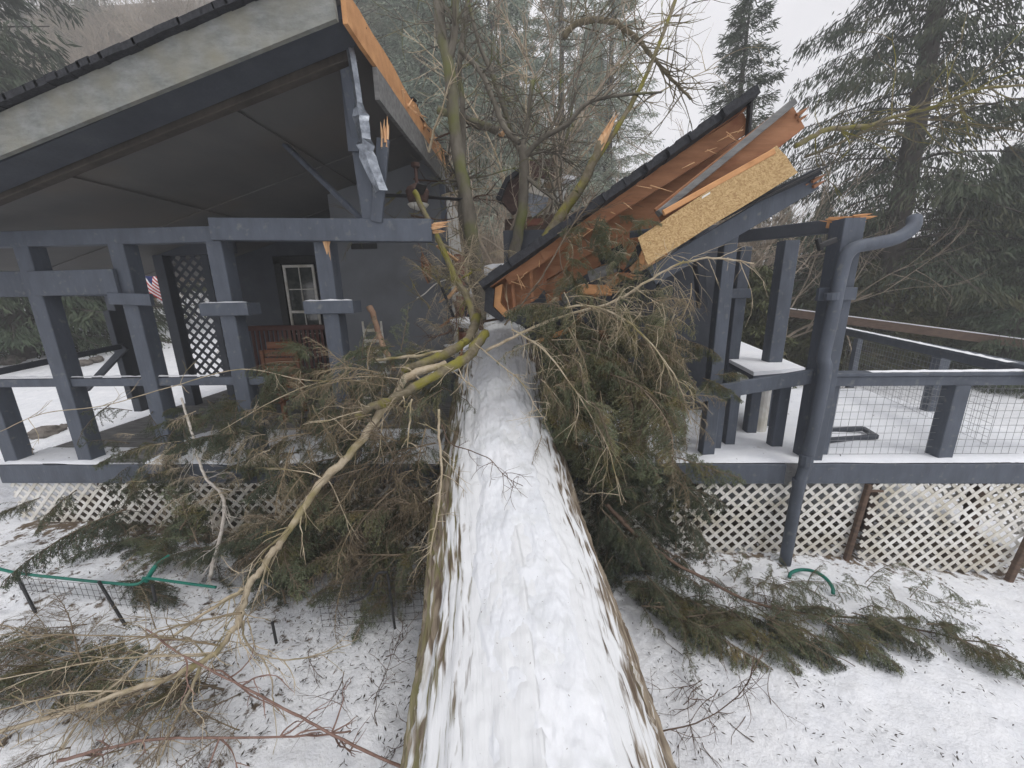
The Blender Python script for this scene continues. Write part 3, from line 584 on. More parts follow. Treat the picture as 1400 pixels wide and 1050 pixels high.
MB().prism(PX([(985,299,3.6),(1055,258,3.6),(1122,228,3.62),(1124,238,3.62),(1070,262,3.6)]),(0,.02,0)).build('black_flashing',shing,b3)
mb=MB(); splinters(mb,P(1108,250,3.7),(1,.0,.5),6,.12,.018,3,.4,.05); mb.build('splintered_end',owood,b3)
bar_px((800,352,4.3),(965,300,4.4),.05,.3,'ceiling_panel',blued); bar_px((845,420,4.6),(960,330,4.6),.05,.6,'ceiling_panel',blued)
bar_px((905,330,4.2),(903,500,4.2),.1,.08,'hanging_stud',blued,up=(1,0,0)); bar_px((952,320,4.3),(960,420,4.3),.12,.08,'hanging_stud',blued,up=(1,0,0))
for nm,a,b,w,t,m,lab in(('panel_scrap',(794,510,3.7),(812,488,3.75),.15,.012,white,'white panel scrap wedged in the boughs right of the trunk'),('brick_chunk',(826,452,3.9),(822,500,3.9),.10,.08,owood,'orange wood stub standing in the boughs right of the trunk'),('grey_stud',(841,445,3.85),(838,512,3.85),.11,.07,blue,'short grey stud with a raw broken foot beside the orange stub'),('raw_block',(838,502,3.8),(841,514,3.8),.07,.06,pwood,'small raw wood block below the short grey stud')):
    p,q=P(*a),P(*b); o=MB().bar(p,q,w,t,(0,1,0)).build({'brick_chunk':'wood_stub','raw_block':'wood_block'}.get(nm,nm),m,org=p); tag(o,lab,'debris')
g=random.Random(55)
for i in range(22):
    px,py=g.uniform(735,935),0; py=430-(px-735)*.62+g.uniform(-25,45); y=g.uniform(3.75,4.3); p=P(px,py,y); a_=g.gauss(.55,.45); d=nrm((math.cos(a_),g.gauss(0,.3),math.sin(a_)*.8)); L=g.uniform(.12,.42); m=g.choice([owood,owood,pwood,blued,gwood,split,shing])
    o=thing('broken_board',p,{owood:'orange brown',pwood:'pale tan',blued:'dark grey painted',gwood:'weathered grey',split:'freshly split pale',shing:'black shingled'}[m]+' broken board under the collapsed roof section','debris','broken boards under the collapsed roof')
    MB().bar(p-d*L/2,p+d*L/2,g.uniform(.04,.12),g.uniform(.012,.03),(g.gauss(0,.4),1,g.gauss(0,.4))).build('board',m,o)
    if m in(owood,pwood,split): mb=MB(); splinters(mb,p+d*L/2,d,5,.12,.008,i,.3,.03); mb.build('splintered_end',split if i%2 else owood,o)
mb=MB(); g=random.Random(3)
for i in range(26): t=g.random(); p=P(1020-(1020-700)*t,172+(385-172)*t+g.uniform(-3,3),3.72); splinters(mb,p,(g.uniform(-1,1),-.2,g.uniform(-.8,.3)),1,g.uniform(.05,.22),.005,i,.5,.02)
mb.build('torn_fibres',split,wr)
# wreck further back: broken dormer
dm=thing('broken_dormer',P(720,260,7),'small wrecked roof piece with brown shingles and pale grey panels behind the bare trunks','roof wreckage')
def pl(l,th,name,m,par=dm): return MB().prism(PX(l),(0,th,0)).build(name,m,par)
pl([(722,219,7.2),(758,216,7.2),(761,242,7.2),(724,243,7.2)],.2,'shingle_face',bshing); pl([(680,268,7.0),(692,246,7.0),(722,226,7.0),(716,282,7.0),(700,290,7.0)],.3,'shingle_side',bshing)
pl([(678,270,6.9),(691,243,6.9),(720,222,6.9),(721,227,6.9),(694,248,6.9),(684,275,6.9)],.3,'black_edge',shing)
pl([(722,250,6.9),(745,256,6.9),(758,272,6.9),(718,262,6.9)],.05,'grey_panel',white); pl([(717,263,6.9),(758,272,6.9),(728,298,6.9)],.05,'grey_panel',metal)
pl([(738,243,6.95),(775,258,6.95),(768,278,6.95),(750,268,6.95)],.04,'grey_panel',plast); pl([(712,300,6.9),(745,298,6.9),(742,307,6.9),(712,309,6.9)],.1,'red_board',rock); pl([(762,237,7),(788,241,7),(788,246,7),(762,243,7)],.3,'snow',snow)
pl([(690,300,7.3),(775,290,7.3),(775,430,7.3),(688,430,7.3)],.3,'weathered_boards',brownm)
# debris pile between wall and trunk
g=random.Random(77)
for i in range(26):
    px=g.uniform(608,668); py=330+ (px-600)*1.2+g.uniform(0,120); y=g.uniform(4.4,6.6); p=P(px,min(py,505),y); d=nrm((g.gauss(0,.5),g.gauss(0,.5),g.gauss(.2,.6)))
    m=g.choice([owood,gwood,shing,split,brownm,blued]); o=MB().bar(p-d*.15,p+d*g.uniform(.1,.3),g.uniform(.02,.09),g.uniform(.012,.03)).build('broken_plank',m,org=p)
    nm={owood:'orange',gwood:'grey weathered',shing:'black shingled',split:'pale split',brownm:'dark brown',blued:'grey painted'}[m]
    tag(o,nm+' plank fragment in the debris between the house wall and the trunk','debris','plank fragments in the debris by the wall')
mb=MB(); 
def blob(c,r,seed,k=10,fl=.5):
    vs=[];n=k
    for i in range(n+1):
        ph=math.pi*i/n
        for j in range(n*2):
            th=math.pi*j/n; q=V(math.sin(ph)*math.cos(th),math.sin(ph)*math.sin(th),math.cos(ph)); rr=r*(1+.45*noise.noise(Vector(q*1.6)+Vector((seed,0,0)))+.15*noise.noise(Vector(q*5)+Vector((seed,0,0)))); vs.append(np.array(c)+q*rr*V(1,1,fl))
    return MB().add(vs,[(i*2*n+j,i*2*n+(j+1)%(2*n),(i+1)*2*n+(j+1)%(2*n),(i+1)*2*n+j) for i in range(n) for j in range(2*n)][::1])
for i,(px,py,y,r) in enumerate([(640,440,5.2,.22),(628,475,4.9,.2),(690,370,6.5,.35),(650,400,6,.25),(604,505,4.8,.2)]):
    tag(blob(P(px,py,y),r,i*3.3,12,.3).build('snow_mound',snow,org=P(px,py,y),smooth=True),'lumpy snow mound in the debris beside the trunk top','snow','snow mounds in the debris')
# ---------------------------------------------------------------- porch things
fan=thing('ceiling_fan',P(571,262,5),'dark ceiling fan hanging under the torn ridge','ceiling fan'); c=P(571,268,5)
MB().lathe(c,[(.05,-.09),(.11,-.07),(.13,-.01),(.14,.05),(.12,.09),(.05,.13),(.02,.14),(.02,.3),(.05,.32),(.05,.36)],20).build('motor',bshing,fan)
MB().lathe(c,[(.02,-.16),(.10,-.13),(.13,-.095),(.12,-.09)],16).build('lamp_shade',white,fan)
for k in range(4):
    a=R_(20+k*90); d=V(math.cos(a),math.sin(a),-.03); MB().bar(c+d*.13,c+d*.62,.11,.012,(0.1,.1,1)).build('blade',black,fan)
MB().tube([c+V(.07,0,-.05),c+V(.07,0,-.7)],.004,4).build('pull_chain',wire,fan)
ch=thing('ladder_back_chair',P(510,470,5.4),'white ladder-back chair standing against the light grey wall','chair')
cz=ZD; a=P(497,440,6.1); bx_=a[0]
def cb(n_,a,b,r=.018,m=white): return MB().tube([a,((np.array(a)+np.array(b))/2),b],r,8).build(n_,m,ch)
for dx in(0,.3): cb('leg',(bx_+dx,6.1,ZD),(bx_+dx-.05,6.18,2.5)); cb('leg',(bx_+dx+.05,5.7,ZD),(bx_+dx+.05,5.7,1.66))
for z in(1.85,2.02,2.19,2.36): MB().bar((bx_-.02,6.14,z),(bx_+.27,6.14,z),.015,.05).build('back_slat',white,ch)
MB().box((bx_-.03,5.68,1.64),(bx_+.36,6.12,1.68)).build('seat',white,ch)
cb('stretcher',(bx_+.05,5.7,1.35),(bx_+.35,5.7,1.35),.012)
bn=thing('slatted_bench',P(400,450,6.9),'dark red slatted bench against the dark wall under the window','bench')
x0,x1=X(338,440,6.9),X(505,440,6.9)
MB().bar((x0,6.9,2.36),(x1,6.9,2.36),.05,.09).build('back_rail',redw,bn); n_=26
for i in range(n_): x=x0+(x1-x0)*(i+.5)/n_; MB().bar((x,6.9,1.5),(x,6.93,2.32),.055,.02,(0,1,0)).build('back_slat',redw,bn)
MB().box((x0,6.4,1.5),(x1,6.88,1.54)).build('seat',redw,bn)
for x in(x0+.05,(x0+x1)/2,x1-.05): MB().box((x-.03,6.42,ZD),(x+.03,6.48,1.5)).build('leg',redw,bn)
ac=thing('slatted_armchair',P(390,480,5.6),'orange wooden armchair with wide slatted back on the porch','chair')
x0,x1=X(364,475,6.0),X(414,475,6.0)
for i in range(6):
    z=1.55+i*.125; ins=.03 if i<5 else .09; MB().bar((x0+ins,5.8+i*.02,z),(x1-ins,5.8+i*.02,z),.02,.105).build('back_slat',orangew,ac)
MB().box((x0,5.25,1.40),(x1,5.76,1.43)).build('seat',orangew,ac)
for x in(x0+.02,x1-.02): MB().box((x-.03,5.3,ZD),(x+.03,5.36,1.66)).build('leg',orangew,ac); MB().box((x-.06,5.25,1.662),(x+.06,5.85,1.69)).build('armrest',orangew,ac); MB().box((x-.025,5.83,ZD),(x+.025,5.88,2.1)).build('leg',orangew,ac)
c=P(436,592,z=1.13); pt=thing('planter_bowl',c,'round dark planter bowl with snow inside on the porch deck','planter')
MB().lathe(c,[(.10,0),(.17,.05),(.21,.13),(.22,.2),(.20,.2),(.18,.14)],24).build('bowl',terra,pt,smooth=True); MB().lathe(c,[(.17,.13),(.17,.15),(.1,.19),(.02,.2)],16).build('snow',snow,pt,smooth=True)
# hanging scrap and wire
p=P(582,345,6.2); o=MB().prism(PX([(577,345,6.2),(589,362,6.2),(590,380,6.2),(585,388,6.2),(577,372,6.2),(575,352,6.2)]),(0,.02,0)).build('hanging_scrap',owood,org=p); tag(o,'orange wood scrap hanging in front of the light grey wall','debris')
o=MB().tube(smooth(PX([(570,408,5.8),(580,402,5.8),(596,388,5.8),(614,381,5.8)])),.008,6).build('loose_cable',white,org=p); tag(o,'white cable curling beside the hanging wood scrap','cable')
# flag
f0=P(199,372,8.0); fg=thing('striped_flag',f0,'red and white striped flag hanging from a slanted pole behind the porch posts','flag')
MB().tube([P(186,354,8),P(252,408,8)],.012,6).build('pole',white,fg)
A0,B0=P(192,358,8),P(246,402,8); dn_=V(.0,.0,-.48)
nst,ns=13,14
for mi,m_ in((0,flagr),(1,flagw)):
    mb=MB()
    for k in range(nst):
        if k%2!=mi: continue
        for i in range(ns):
            t0,t1=i/ns,(i+1)/ns; u0,u1=k/nst,(k+1)/nst
            def q(t,u): return A0+(B0-A0)*t*.95+dn_*u+V(.0,.05*math.sin(t*9+u*3),.01*math.sin(t*7))+V(-.10*u,0,0)
            if t1<.4 and k<7: continue
            mb.add([q(t0,u0),q(t1,u0),q(t1,u1),q(t0,u1)],[(0,1,2,3)])
    mb.build('red_stripes' if mi==0 else 'white_stripes',m_,fg)
mb=MB(); mb.add([q(0,0),q(.36,0),q(.36,7/13),q(0,7/13)],[(0,1,2,3)]); mb.build('canton',flagb,fg)
# boulders
for i,(px,py,z,r) in enumerate([(62,577,.75,.22),(83,569,.75,.08),(13,497,1.0,.28),(115,495,1.05,.16),(133,492,1.05,.16),(30,600,.7,.10)]):
    c=P(px,py,z=z); c[2]=Hs(c[0],c[1])+r*.2
    lab=['largest dark boulder in the snow seen between the two left porch posts','small stone just right of the largest dark boulder','rounded boulder at the left edge beyond the side rail','left one of the paired stones beyond the side rail','right one of the paired stones beyond the side rail','small stone below the largest boulder at the left'][i]
    tag(blob(c,r,i*7.7,10,.65).build('boulder',stone,org=c),lab,'boulder')
# green hoses, hoop, garden fence
hp=smooth(PX([(1079,790,3.45),(1082,783,3.5),(1095,779,3.55),(1112,781,3.5),(1128,790,3.4),(1138,803,3.3),(1139,812,3.25)]),6); hp=[V(p[0],p[1],max(p[2],.0)) for p in hp]
tag(MB().tube(hp,.017,8).build('garden_hoop',green,org=hp[0],smooth=True),'green hose hoop sticking out of the snow by the downspout','hose')
gf=thing('garden_fence',P(100,790,2.8),'low garden fence with green top rail and black stakes in the left snow','fence')
rail=smooth(PX([(-20,772,2.9),(22,783,2.9),(90,791,2.85),(150,797,2.8),(185,799,2.75),(200,790,2.75),(205,783,2.8)]),6); MB().tube(rail,.013,8).build('top_rail',green,gf)
MB().tube(smooth(PX([(195,790,2.75),(215,792,2.75),(250,797,2.75),(295,803,2.7)]),6),.012,8).build('top_rail',green,gf); MB().tube(smooth(PX([(200,795,2.75),(212,775,2.8),(232,760,2.9)]),6),.02,8).build('rail_elbow',green,gf)
for a,b in(((22,785,2.85),(58,856,2.55)),((135,795,2.8),(172,856,2.6)),((208,800,2.7),(213,822,2.6))): MB().tube([P(*a),P(*b)],.013,6).build('stake',black,gf)
p0,p1=P(22,790,2.85),P(172,800,2.75); mesh(p0[:2],p1[:2],p0[2]-.45,p0[2],gf,'wire_mesh',.06,.0018,black)
gf2=thing('garden_fence',P(530,800,2.6),'black staked wire garden fence in the snow just left of the trunk','fence')
for a,b in(((530,785,2.65),(540,860,2.5)),((372,850,2.35),(378,880,2.3))): MB().tube([P(*a),P(*b)],.010,6).build('stake',black,gf2)
MB().tube(smooth(PX([(478,823,2.6),(495,818,2.6),(508,806,2.6),(515,785,2.65),(530,782,2.65)]),5),.010,6).build('bent_rail',black,gf2)
p0,p1=P(440,850,2.4),P(590,850,2.5); mesh(p0[:2],p1[:2],p0[2]-.05,p0[2]+.32,gf2,'wire_mesh',.06,.0018,black)
# dark lawn edging beyond the right rail
a,b=P(1005,418,12),P(1420,473,10.5)
o=MB().bar(a,b,.25,.22).build('retaining_log',brownm,org=a); tag(o,'long dark timber edging under snow across the yard behind the right railing','timber')
o=MB().bar(a+V(0,0,.125),b+V(0,0,.125),.2,.03).build('snow_strip',snow,org=a); tag(o,'strip of snow along the top of the long timber edging','snow')
c=P(1232,493,z=.35); tag(MB().lathe(c,[(.12,0),(.15,.05),(.15,.22),(.13,.25)],14).build('blue_bucket',mat('blue_plastic',(.02,.05,.16),(.04,.08,.24),(5,5,5),.4,0),org=c),'small blue bucket in the snow behind the right railing','bucket')
for i,(px,py,L) in enumerate([(1200,488,1.4),(1215,470,1.1),(1190,480,.8),(1180,500,1.0),(1310,492,1.2)]):
    c=P(px,py,z=.32); g=random.Random(i); q=crooked(c,(1,.3*(-1)**i,.1),L,7,g,.25); mb=MB().tube(q,[.05*(1-j/9) for j in range(8)],6); twigs(mb,q,5,L*.5,.015,i); tag(mb.build('fallen_branch',brownm,org=c),'dark fallen branch lying in the snowy yard behind the right railing','branch','fallen branches behind the right railing')
def dust(p0,p1,w,par,seed=1):
    g=random.Random(seed); p0=np.array(p0);p1=np.array(p1); n=max(4,int(np.linalg.norm(p1-p0)/.05)); mb=MB(); d=nrm(p1-p0); sd=nrm(np.cross(d,(0,0,1)))*w/2; vs=[]
    for i in range(n+1):
        p=p0+(p1-p0)*i/n; h=.012*(.6+noise.noise((i*.5,seed,1))) if 0<i<n else 0; vs+=[p-sd*g.uniform(.7,1),p+V(0,0,h+.004),p+sd*g.uniform(.7,1)]
    fs=[]
    for i in range(n): fs+=[(3*i,3*i+3,3*i+4,3*i+1),(3*i+1,3*i+4,3*i+5,3*i+2)]
    return mb.add(vs,fs).build('snow_dusting',snow,par,smooth=True)
dust((3.5,4.02,zr+.02),(5.9,4.02,zr+.012),.11,deck,3); dust(q1+V(.05,.4,.02),q0+V(0,0,.02),.10,deck,5)
a=P(-20,519,3.98);b=P(300,516,3.98); dust(a+V(0,0,.02),b+V(0,0,.02),.04,deck,8)
for px in(320,456): x=X(px,450 if px==320 else 430,YP); dust((x-.24,YP-.08,2.872),(x+.25,YP-.08,2.872),.035,house,px)
# ---------------------------------------------------------------- vegetation builders
def rnd_unit(g,n): v=g.normal(size=(n,3)); return v/np.linalg.norm(v,axis=1,keepdims=True)
def bough(seed,needle,weep=.0,dens=1.,bark=twigm,bare=False,label='',name='conifer_bough',cat='bough'):
    """about 1 m long, base at the origin, tip towards +X"""
    g=random.Random(seed); G=np.random.default_rng(seed); root=thing(name,(0,0,0),label,cat); root['fresh']=1
    n=16; yaw=0;pt=[V(0,0,0)]
    for i in range(n): s_=i/n; yaw+=g.gauss(0,.07); pt.append(pt[-1]+nrm((math.cos(yaw),math.sin(yaw),.12-.55*s_*s_-weep*.3*s_+g.gauss(0,.04)))/n)
    st=MB().tube(pt,[.010*(1-i/(n+1.5))+.0012 for i in range(n+1)],5,.1); st.build('stem',bark,root,smooth=True)
    tw=MB(); nb=MB(); B=[];D=[];L=[]
    ns=int(60*dens) if not bare else 26
    for k in range(ns):
        s_=.06+.94*(k+g.random())/ns; i=min(n-1,int(s_*n)); p=pt[i]+(pt[i+1]-pt[i])*(s_*n-i); t=nrm(pt[i+1]-pt[i]); sd=nrm(np.cross(t,(0,0,1)))*(1 if k%2 else -1)
        l=(.40*(1-s_)**.75+.06)*g.uniform(.45,1.15)*(1.3 if bare else 1); d=nrm(t*g.uniform(.5,1.1)+sd*g.uniform(.4,1.)+V(0,0,g.gauss(0,.38)-.1)); m=6; q=[p]
        for j in range(m): d=nrm(d+t*.05+V(0,0,-.10-weep*.42)+np.array([g.gauss(0,.17) for _ in range(3)])); q.append(q[-1]+d*l/m)
        tw.tube(q,[.0038*(1-j/(m+1))+.0008 for j in range(m+1)],3)
        q=np.array(q)
        if bare:
            for _ in range(3):
                j=g.randint(1,5); r=crooked(q[j],nrm(q[j]-q[j-1])+np.array([g.gauss(0,.5) for _ in range(3)]),l*g.uniform(.2,.6),3,g,.2,-.05); tw.tube(r,[.0022,.0018,.0014,.0008],3)
            continue
        nt=max(3,int(l/.019))
        for j in range(nt):
            if g.random()<.18: continue
            u=(j+g.random())/nt*m; jj=min(m-1,int(u)); b=q[jj]+(q[jj+1]-q[jj])*(u-jj); dd=nrm(q[jj+1]-q[jj]); s2=nrm(np.cross(dd,(0,0,1))+np.array([g.gauss(0,.6) for _ in range(3)]))*(1 if j%2 else -1)
            lt=.10*(1-.5*u/m)*g.uniform(.35,1.3); td=nrm(dd*.8+s2*.75+V(0,0,-.1-weep*.5)); c=6
            for a in range(c):
                o=b+td*lt*(a+.3)/c+V(0,0,-.01*(a/c)**2)
                for sg in(1,-1): B.append(o); D.append(td*.75+s2*0+np.cross(td,(0,0,1))*sg*.7+G.normal(size=3)*.45); L.append(.024*g.uniform(.7,1.2))
    tw.build('twigs',bark,root)
    if not bare:
        B=np.array(B);D=np.array(D);D/=np.linalg.norm(D,axis=1,keepdims=True);L=np.array(L); S=np.cross(D,rnd_unit(G,len(D))*1.2+[0,0,1]); S/=np.linalg.norm(S,axis=1,keepdims=True)
        nb.blades(B,D,S,L,L*.15); nb.build('needles',needle,root)
    return root
def place_bough(proto,a,b,label,group,roll=0,sc=None):
    """from world point a towards world point b"""
    d=np.array(b)-np.array(a); L=np.linalg.norm(d); yaw=math.atan2(d[1],d[0]); pitch=-math.asin(max(-1,min(1,d[2]/L)))
    m=Matrix.Rotation(yaw,4,'Z')@Matrix.Rotation(pitch,4,'Y')@Matrix.Rotation(roll,4,'X')
    return inst(proto,a,m.to_euler(),sc or L,label,group)
bG=[bough(11+i,ndl,.15) for i in range(3)]; bY=[bough(31+i,ndy,.9,1.05) for i in range(3)]; bD=[bough(51+i,ndd,.3,1.1) for i in range(2)]; bB=[bough(71+i,None,.25,bark=twigm,bare=True,name='bare_bough',cat='branch') for i in range(3)]
def scatter(protos,n,reg,yr,tgt,label,group,seed,size=(.6,1.1),zmin=None):
    g=random.Random(seed)
    for i in range(n):
        x0,y0_,x1,y1_=reg; px,py=g.uniform(x0,x1),g.uniform(y0_,y1_); 
        if yr=='g':
            a=P(px,py,z=.36); a[2]+=g.uniform(0,.08)
        else: a=P(px,py,g.uniform(*yr))
        cx_,cz_,r_=trunk_line(a[1])
        if abs(a[0]-cx_)<r_*.9 and a[2]<cz_+r_: a[0]=cx_+math.copysign(r_*.95,a[0]-cx_)
        d=np.array(tgt)+np.array([g.gauss(0,.4),g.gauss(0,.35),g.gauss(0,.25)]); L=g.uniform(*size); b=a+nrm(d)*L
        zg=Hs(a[0],a[1])+.06
        if a[2]<zg: a[2]=zg
        zg=Hs(b[0],b[1])+.12
        if b[2]<zg: b[2]=zg
        place_bough(protos[g.randrange(len(protos))],a,b,label,group,g.gauss(0,.35))
LH='broken conifer bough in the heap spilling over the deck edge left of the trunk'
scatter(bD,14,(300,590,600,790),(3.2,3.7),(-.3,-.2,-.2),LH,'boughs heaped left of the trunk',1,(.4,.8))
scatter(bG,22,(350,470,610,640),(3.6,4.4),(-.4,-.2,-.15),LH,'boughs heaped left of the trunk',2,(.4,.8))
scatter(bG+bD,15,(190,540,350,660),(3.5,4.1),(-.2,-.3,-.1),LH,'boughs heaped left of the trunk',3,(.3,.6))
scatter(bG+bD,22,(170,690,470,830),(2.9,3.6),(-.4,0,-.1),'green conifer bough fallen in front of the left lattice skirting','boughs lying before the left lattice',4,(.4,.8))
scatter(bY+bG,24,(380,640,600,800),(2.8,3.4),(-.3,-.1,-.3),'olive conifer bough drooping beside the left flank of the trunk','boughs drooping beside the left flank of the trunk',5,(.4,.75))
scatter(bB,34,(400,600,600,800),(2.7,3.3),(-.5,-.1,-.1),'bare twiggy brown branch in the heap left of the trunk','bare branches heaped left of the trunk',6,(.4,.8))
scatter(bG+bY,8,(20,860,300,1010),'g',(-.8,-.2,-.1),'olive brown bough lying in the snow at the bottom left','boughs in the bottom left snow',7,(.4,.7))
scatter(bB,20,(20,860,360,1030),'g',(-.8,-.3,0.05),'bare brown twig spray lying at the bottom left','bare sprays at the bottom left',8,(.35,.75))
scatter(bG,3,(40,640,180,720),(3.0,3.5),(-.5,-.6,-.1),'sparse green bough before the far left lattice panel','boughs before the far left lattice',9,(.4,.7))
RH='weeping yellow green bough hanging from the crushed roof right of the trunk'
scatter(bY,32,(735,410,925,540),(3.3,4.1),(.45,-.35,-.45),RH,'boughs hanging right of the trunk',21,(.4,.75))
scatter(bG,16,(755,290,870,380),(3.4,3.7),(.2,-.1,-.3),'green bough draped over the collapsed roof section','boughs draped over the collapsed roof',22,(.18,.32))
scatter(bY+bG,34,(750,480,930,640),(3.0,3.6),(.4,-.4,-.5),RH,'boughs hanging right of the trunk',23,(.4,.7))
scatter(bD,24,(780,640,930,790),(2.9,3.6),(.5,-.3,-.25),'dark green bough packed between the trunk and the right lattice','dark boughs between trunk and right lattice',24,(.3,.6))
scatter(bG,4,(960,500,990,530),(3.7,3.9),(.3,-.3,-.3),'small green bough hanging at the snowy counter','boughs at the counter',25,(.25,.4))
def lay(proto,px0,py0,px1,py1,z0,z1,label,group=None):
    a,b=P(px0,py0,z=z0),P(px1,py1,z=z1); a[2]=max(a[2],Hs(a[0],a[1])+.05); b[2]=max(b[2],Hs(b[0],b[1])+.08); place_bough(proto,a,b,label,group)
gl='long green boughs sprawled on the right snow'
g=random.Random(77); path=[(850,800),(900,815),(960,840),(1020,850),(1090,848),(1160,846),(1230,850),(1300,865),(1345,880)]
for i in range(30):
    t=g.random()**1.25*7.9; k=int(t); x=path[k][0]+(path[k+1][0]-path[k][0])*(t-k); y=path[k][1]+(path[k+1][1]-path[k][1])*(t-k)+g.uniform(-30,22)*(1-t/10)
    a=P(x,y,z=.25-.02*t); L=g.uniform(.4,.8)*(1-t/16); ang=g.uniform(-1.0,.6); b=a+V(math.cos(ang)*L,math.sin(ang)*L,-.03); a[2]=max(a[2],Hs(a[0],a[1])+.08); b[2]=Hs(b[0],b[1])+.09
    if k<3: place_bough(g.choice(bG+bY),a,b,'green bough sprawled on the snow beside the right flank of the trunk',gl)
    else: place_bough(g.choice(bG+[bD[1]]),a,b,'grey green bough sprawled on the snow before the right lattice','boughs before the right lattice')

# tangles of sprigs and twigs nobody could count
def mesh_arrays(ob):
    me=ob.data; v=np.empty(len(me.vertices)*3); me.vertices.foreach_get('co',v); ls=np.empty(len(me.loops),int); me.loops.foreach_get('vertex_index',ls); lt=np.empty(len(me.polygons),int); me.polygons.foreach_get('loop_total',lt); return v.reshape(-1,3),ls,lt
def tangle(name,protos,n,reg,yr,size,seed,label,aim,mats_):
    g=random.Random(seed); arr=[[mesh_arrays(c) for c in sorted(p.children,key=lambda c:c.name)] for p in protos]; kinds=[[0 if 'needles' in c.name else 1 for c in sorted(p.children,key=lambda c:c.name)] for p in protos]
    VV=[];LL=[];TT=[];MM=[];off=0
    for i in range(n):
        px,py=g.uniform(reg[0],reg[2]),g.uniform(reg[1],reg[3]); a=P(px,py,z=.12+g.uniform(0,.12)) if yr=='g' else P(px,py,g.uniform(*yr)); cx_,cz_,r_=trunk_line(a[1])
        if abs(a[0]-cx_)<r_*1.0 and a[2]<cz_+r_: a[0]=cx_+math.copysign(r_*1.02,a[0]-cx_)
        a[2]=max(a[2],Hs(a[0],a[1])+.1); d=nrm(np.array(aim)+np.array([g.gauss(0,.55) for _ in range(3)])); L=g.uniform(*size); yaw=math.atan2(d[1],d[0]); m=Matrix.Rotation(yaw,3,'Z')@Matrix.Rotation(-math.asin(d[2]),3,'Y')@Matrix.Rotation(g.gauss(0,.6),3,'X'); m=np.array(m)*L
        k=g.randrange(len(protos))
        for (v,ls,lt),kd in zip(arr[k],kinds[k]): VV.append(v@m.T+a); LL.append(ls+off); off+=len(v); TT.append(lt); MM.append(np.full(len(lt),kd))
    VV=np.concatenate(VV);LL=np.concatenate(LL);TT=np.concatenate(TT);MM=np.concatenate(MM)
    me=bpy.data.meshes.new(name); me.vertices.add(len(VV)); me.vertices.foreach_set('co',VV.ravel()); me.loops.add(len(LL)); me.loops.foreach_set('vertex_index',LL); me.polygons.add(len(TT)); me.polygons.foreach_set('loop_start',np.concatenate([[0],np.cumsum(TT)[:-1]])); 
    for m_ in mats_: me.materials.append(m_)
    me.polygons.foreach_set('material_index',MM); me.update(calc_edges=True)
    o=bpy.data.objects.new(name,me); SC.collection.objects.link(o); tag(o,label,None,None,'stuff')
def sprig(seed,bare=False):
    b=bough(seed,ndl,.5,.26,bare=bare,name='sprig'); return b
sp_=[sprig(301+i) for i in range(3)]; sb_=[bough(311+i,None,.3,bare=True,name='sprig') for i in range(3)]
tangle('sprig_tangle',sp_,270,(735,385,930,640),(3.35,4.3),(.25,.5),1,'olive brown curtain of small sprigs under the collapsed roof right of the trunk',(.2,-.1,-.8),[ndy,palel])
tangle('sprig_tangle',sp_,70,(770,300,900,400),(3.45,3.65),(.12,.25),2,'thin sprigs clinging over the orange rafters',(.2,-.1,-.4),[ndl,palel])
tangle('sprig_tangle',sp_,300,(350,480,605,790),(3.0,4.1),(.22,.45),3,'mass of small olive sprigs filling the heap left of the trunk',(-.2,0,-.4),[ndl,twigm])
tangle('sprig_tangle',sp_,110,(150,540,380,800),(3.2,4.0),(.22,.45),4,'small dark green sprigs spread before the left porch posts and lattice',(-.2,0,-.3),[ndd,twigm])
tangle('sprig_tangle',sp_,240,(790,620,955,790),(3.2,3.75),(.22,.42),9,'dark mass of sprigs packed between the trunk and the right lattice',(.2,0,-.5),[ndd,twigm])
tangle('sprig_tangle',sp_,70,(870,780,1090,880),'g',(.2,.4),10,'small sprigs flattened on the snow right of the trunk',(.4,-.2,0),[ndl,twigm])
tangle('sprig_tangle',sp_,70,(1020,790,1290,860),'g',(.2,.35),11,'small sprigs flattened on the snow before the right lattice',(.6,-.2,0),[ndl,twigm])
tangle('twig_tangle',sb_,60,(180,560,400,800),(2.9,3.5),(.2,.45),12,'fine pale twigs scattered through the green boughs before the left lattice',(-.4,0,-.2),[ndl,palel])
tangle('twig_tangle',sb_,150,(380,500,600,800),(2.75,3.5),(.2,.55),5,'tangle of fine tan twigs hanging left of the trunk',(-.4,0,-.5),[ndl,tant])
tangle('twig_tangle',sb_,60,(740,380,950,640),(3.0,3.5),(.25,.5),6,'tangle of fine tan twigs over the hanging boughs right of the trunk',(.4,-.1,-.5),[ndl,tant])
tangle('twig_tangle',sb_,60,(590,330,670,500),(4.2,5.2),(.2,.5),7,'tangle of fine twigs between the torn wall and the trunk',(0,0,.3),[ndl,palel])
tangle('twig_tangle',sb_,40,(10,850,330,1030),'g',(.2,.5),8,'tangle of fine tan twigs in the bottom left snow',(-.7,-.2,.1),[ndl,tant])
for r_ in sp_+sb_:
    for c in list(r_.children): bpy.data.objects.remove(c)
    bpy.data.objects.remove(r_)

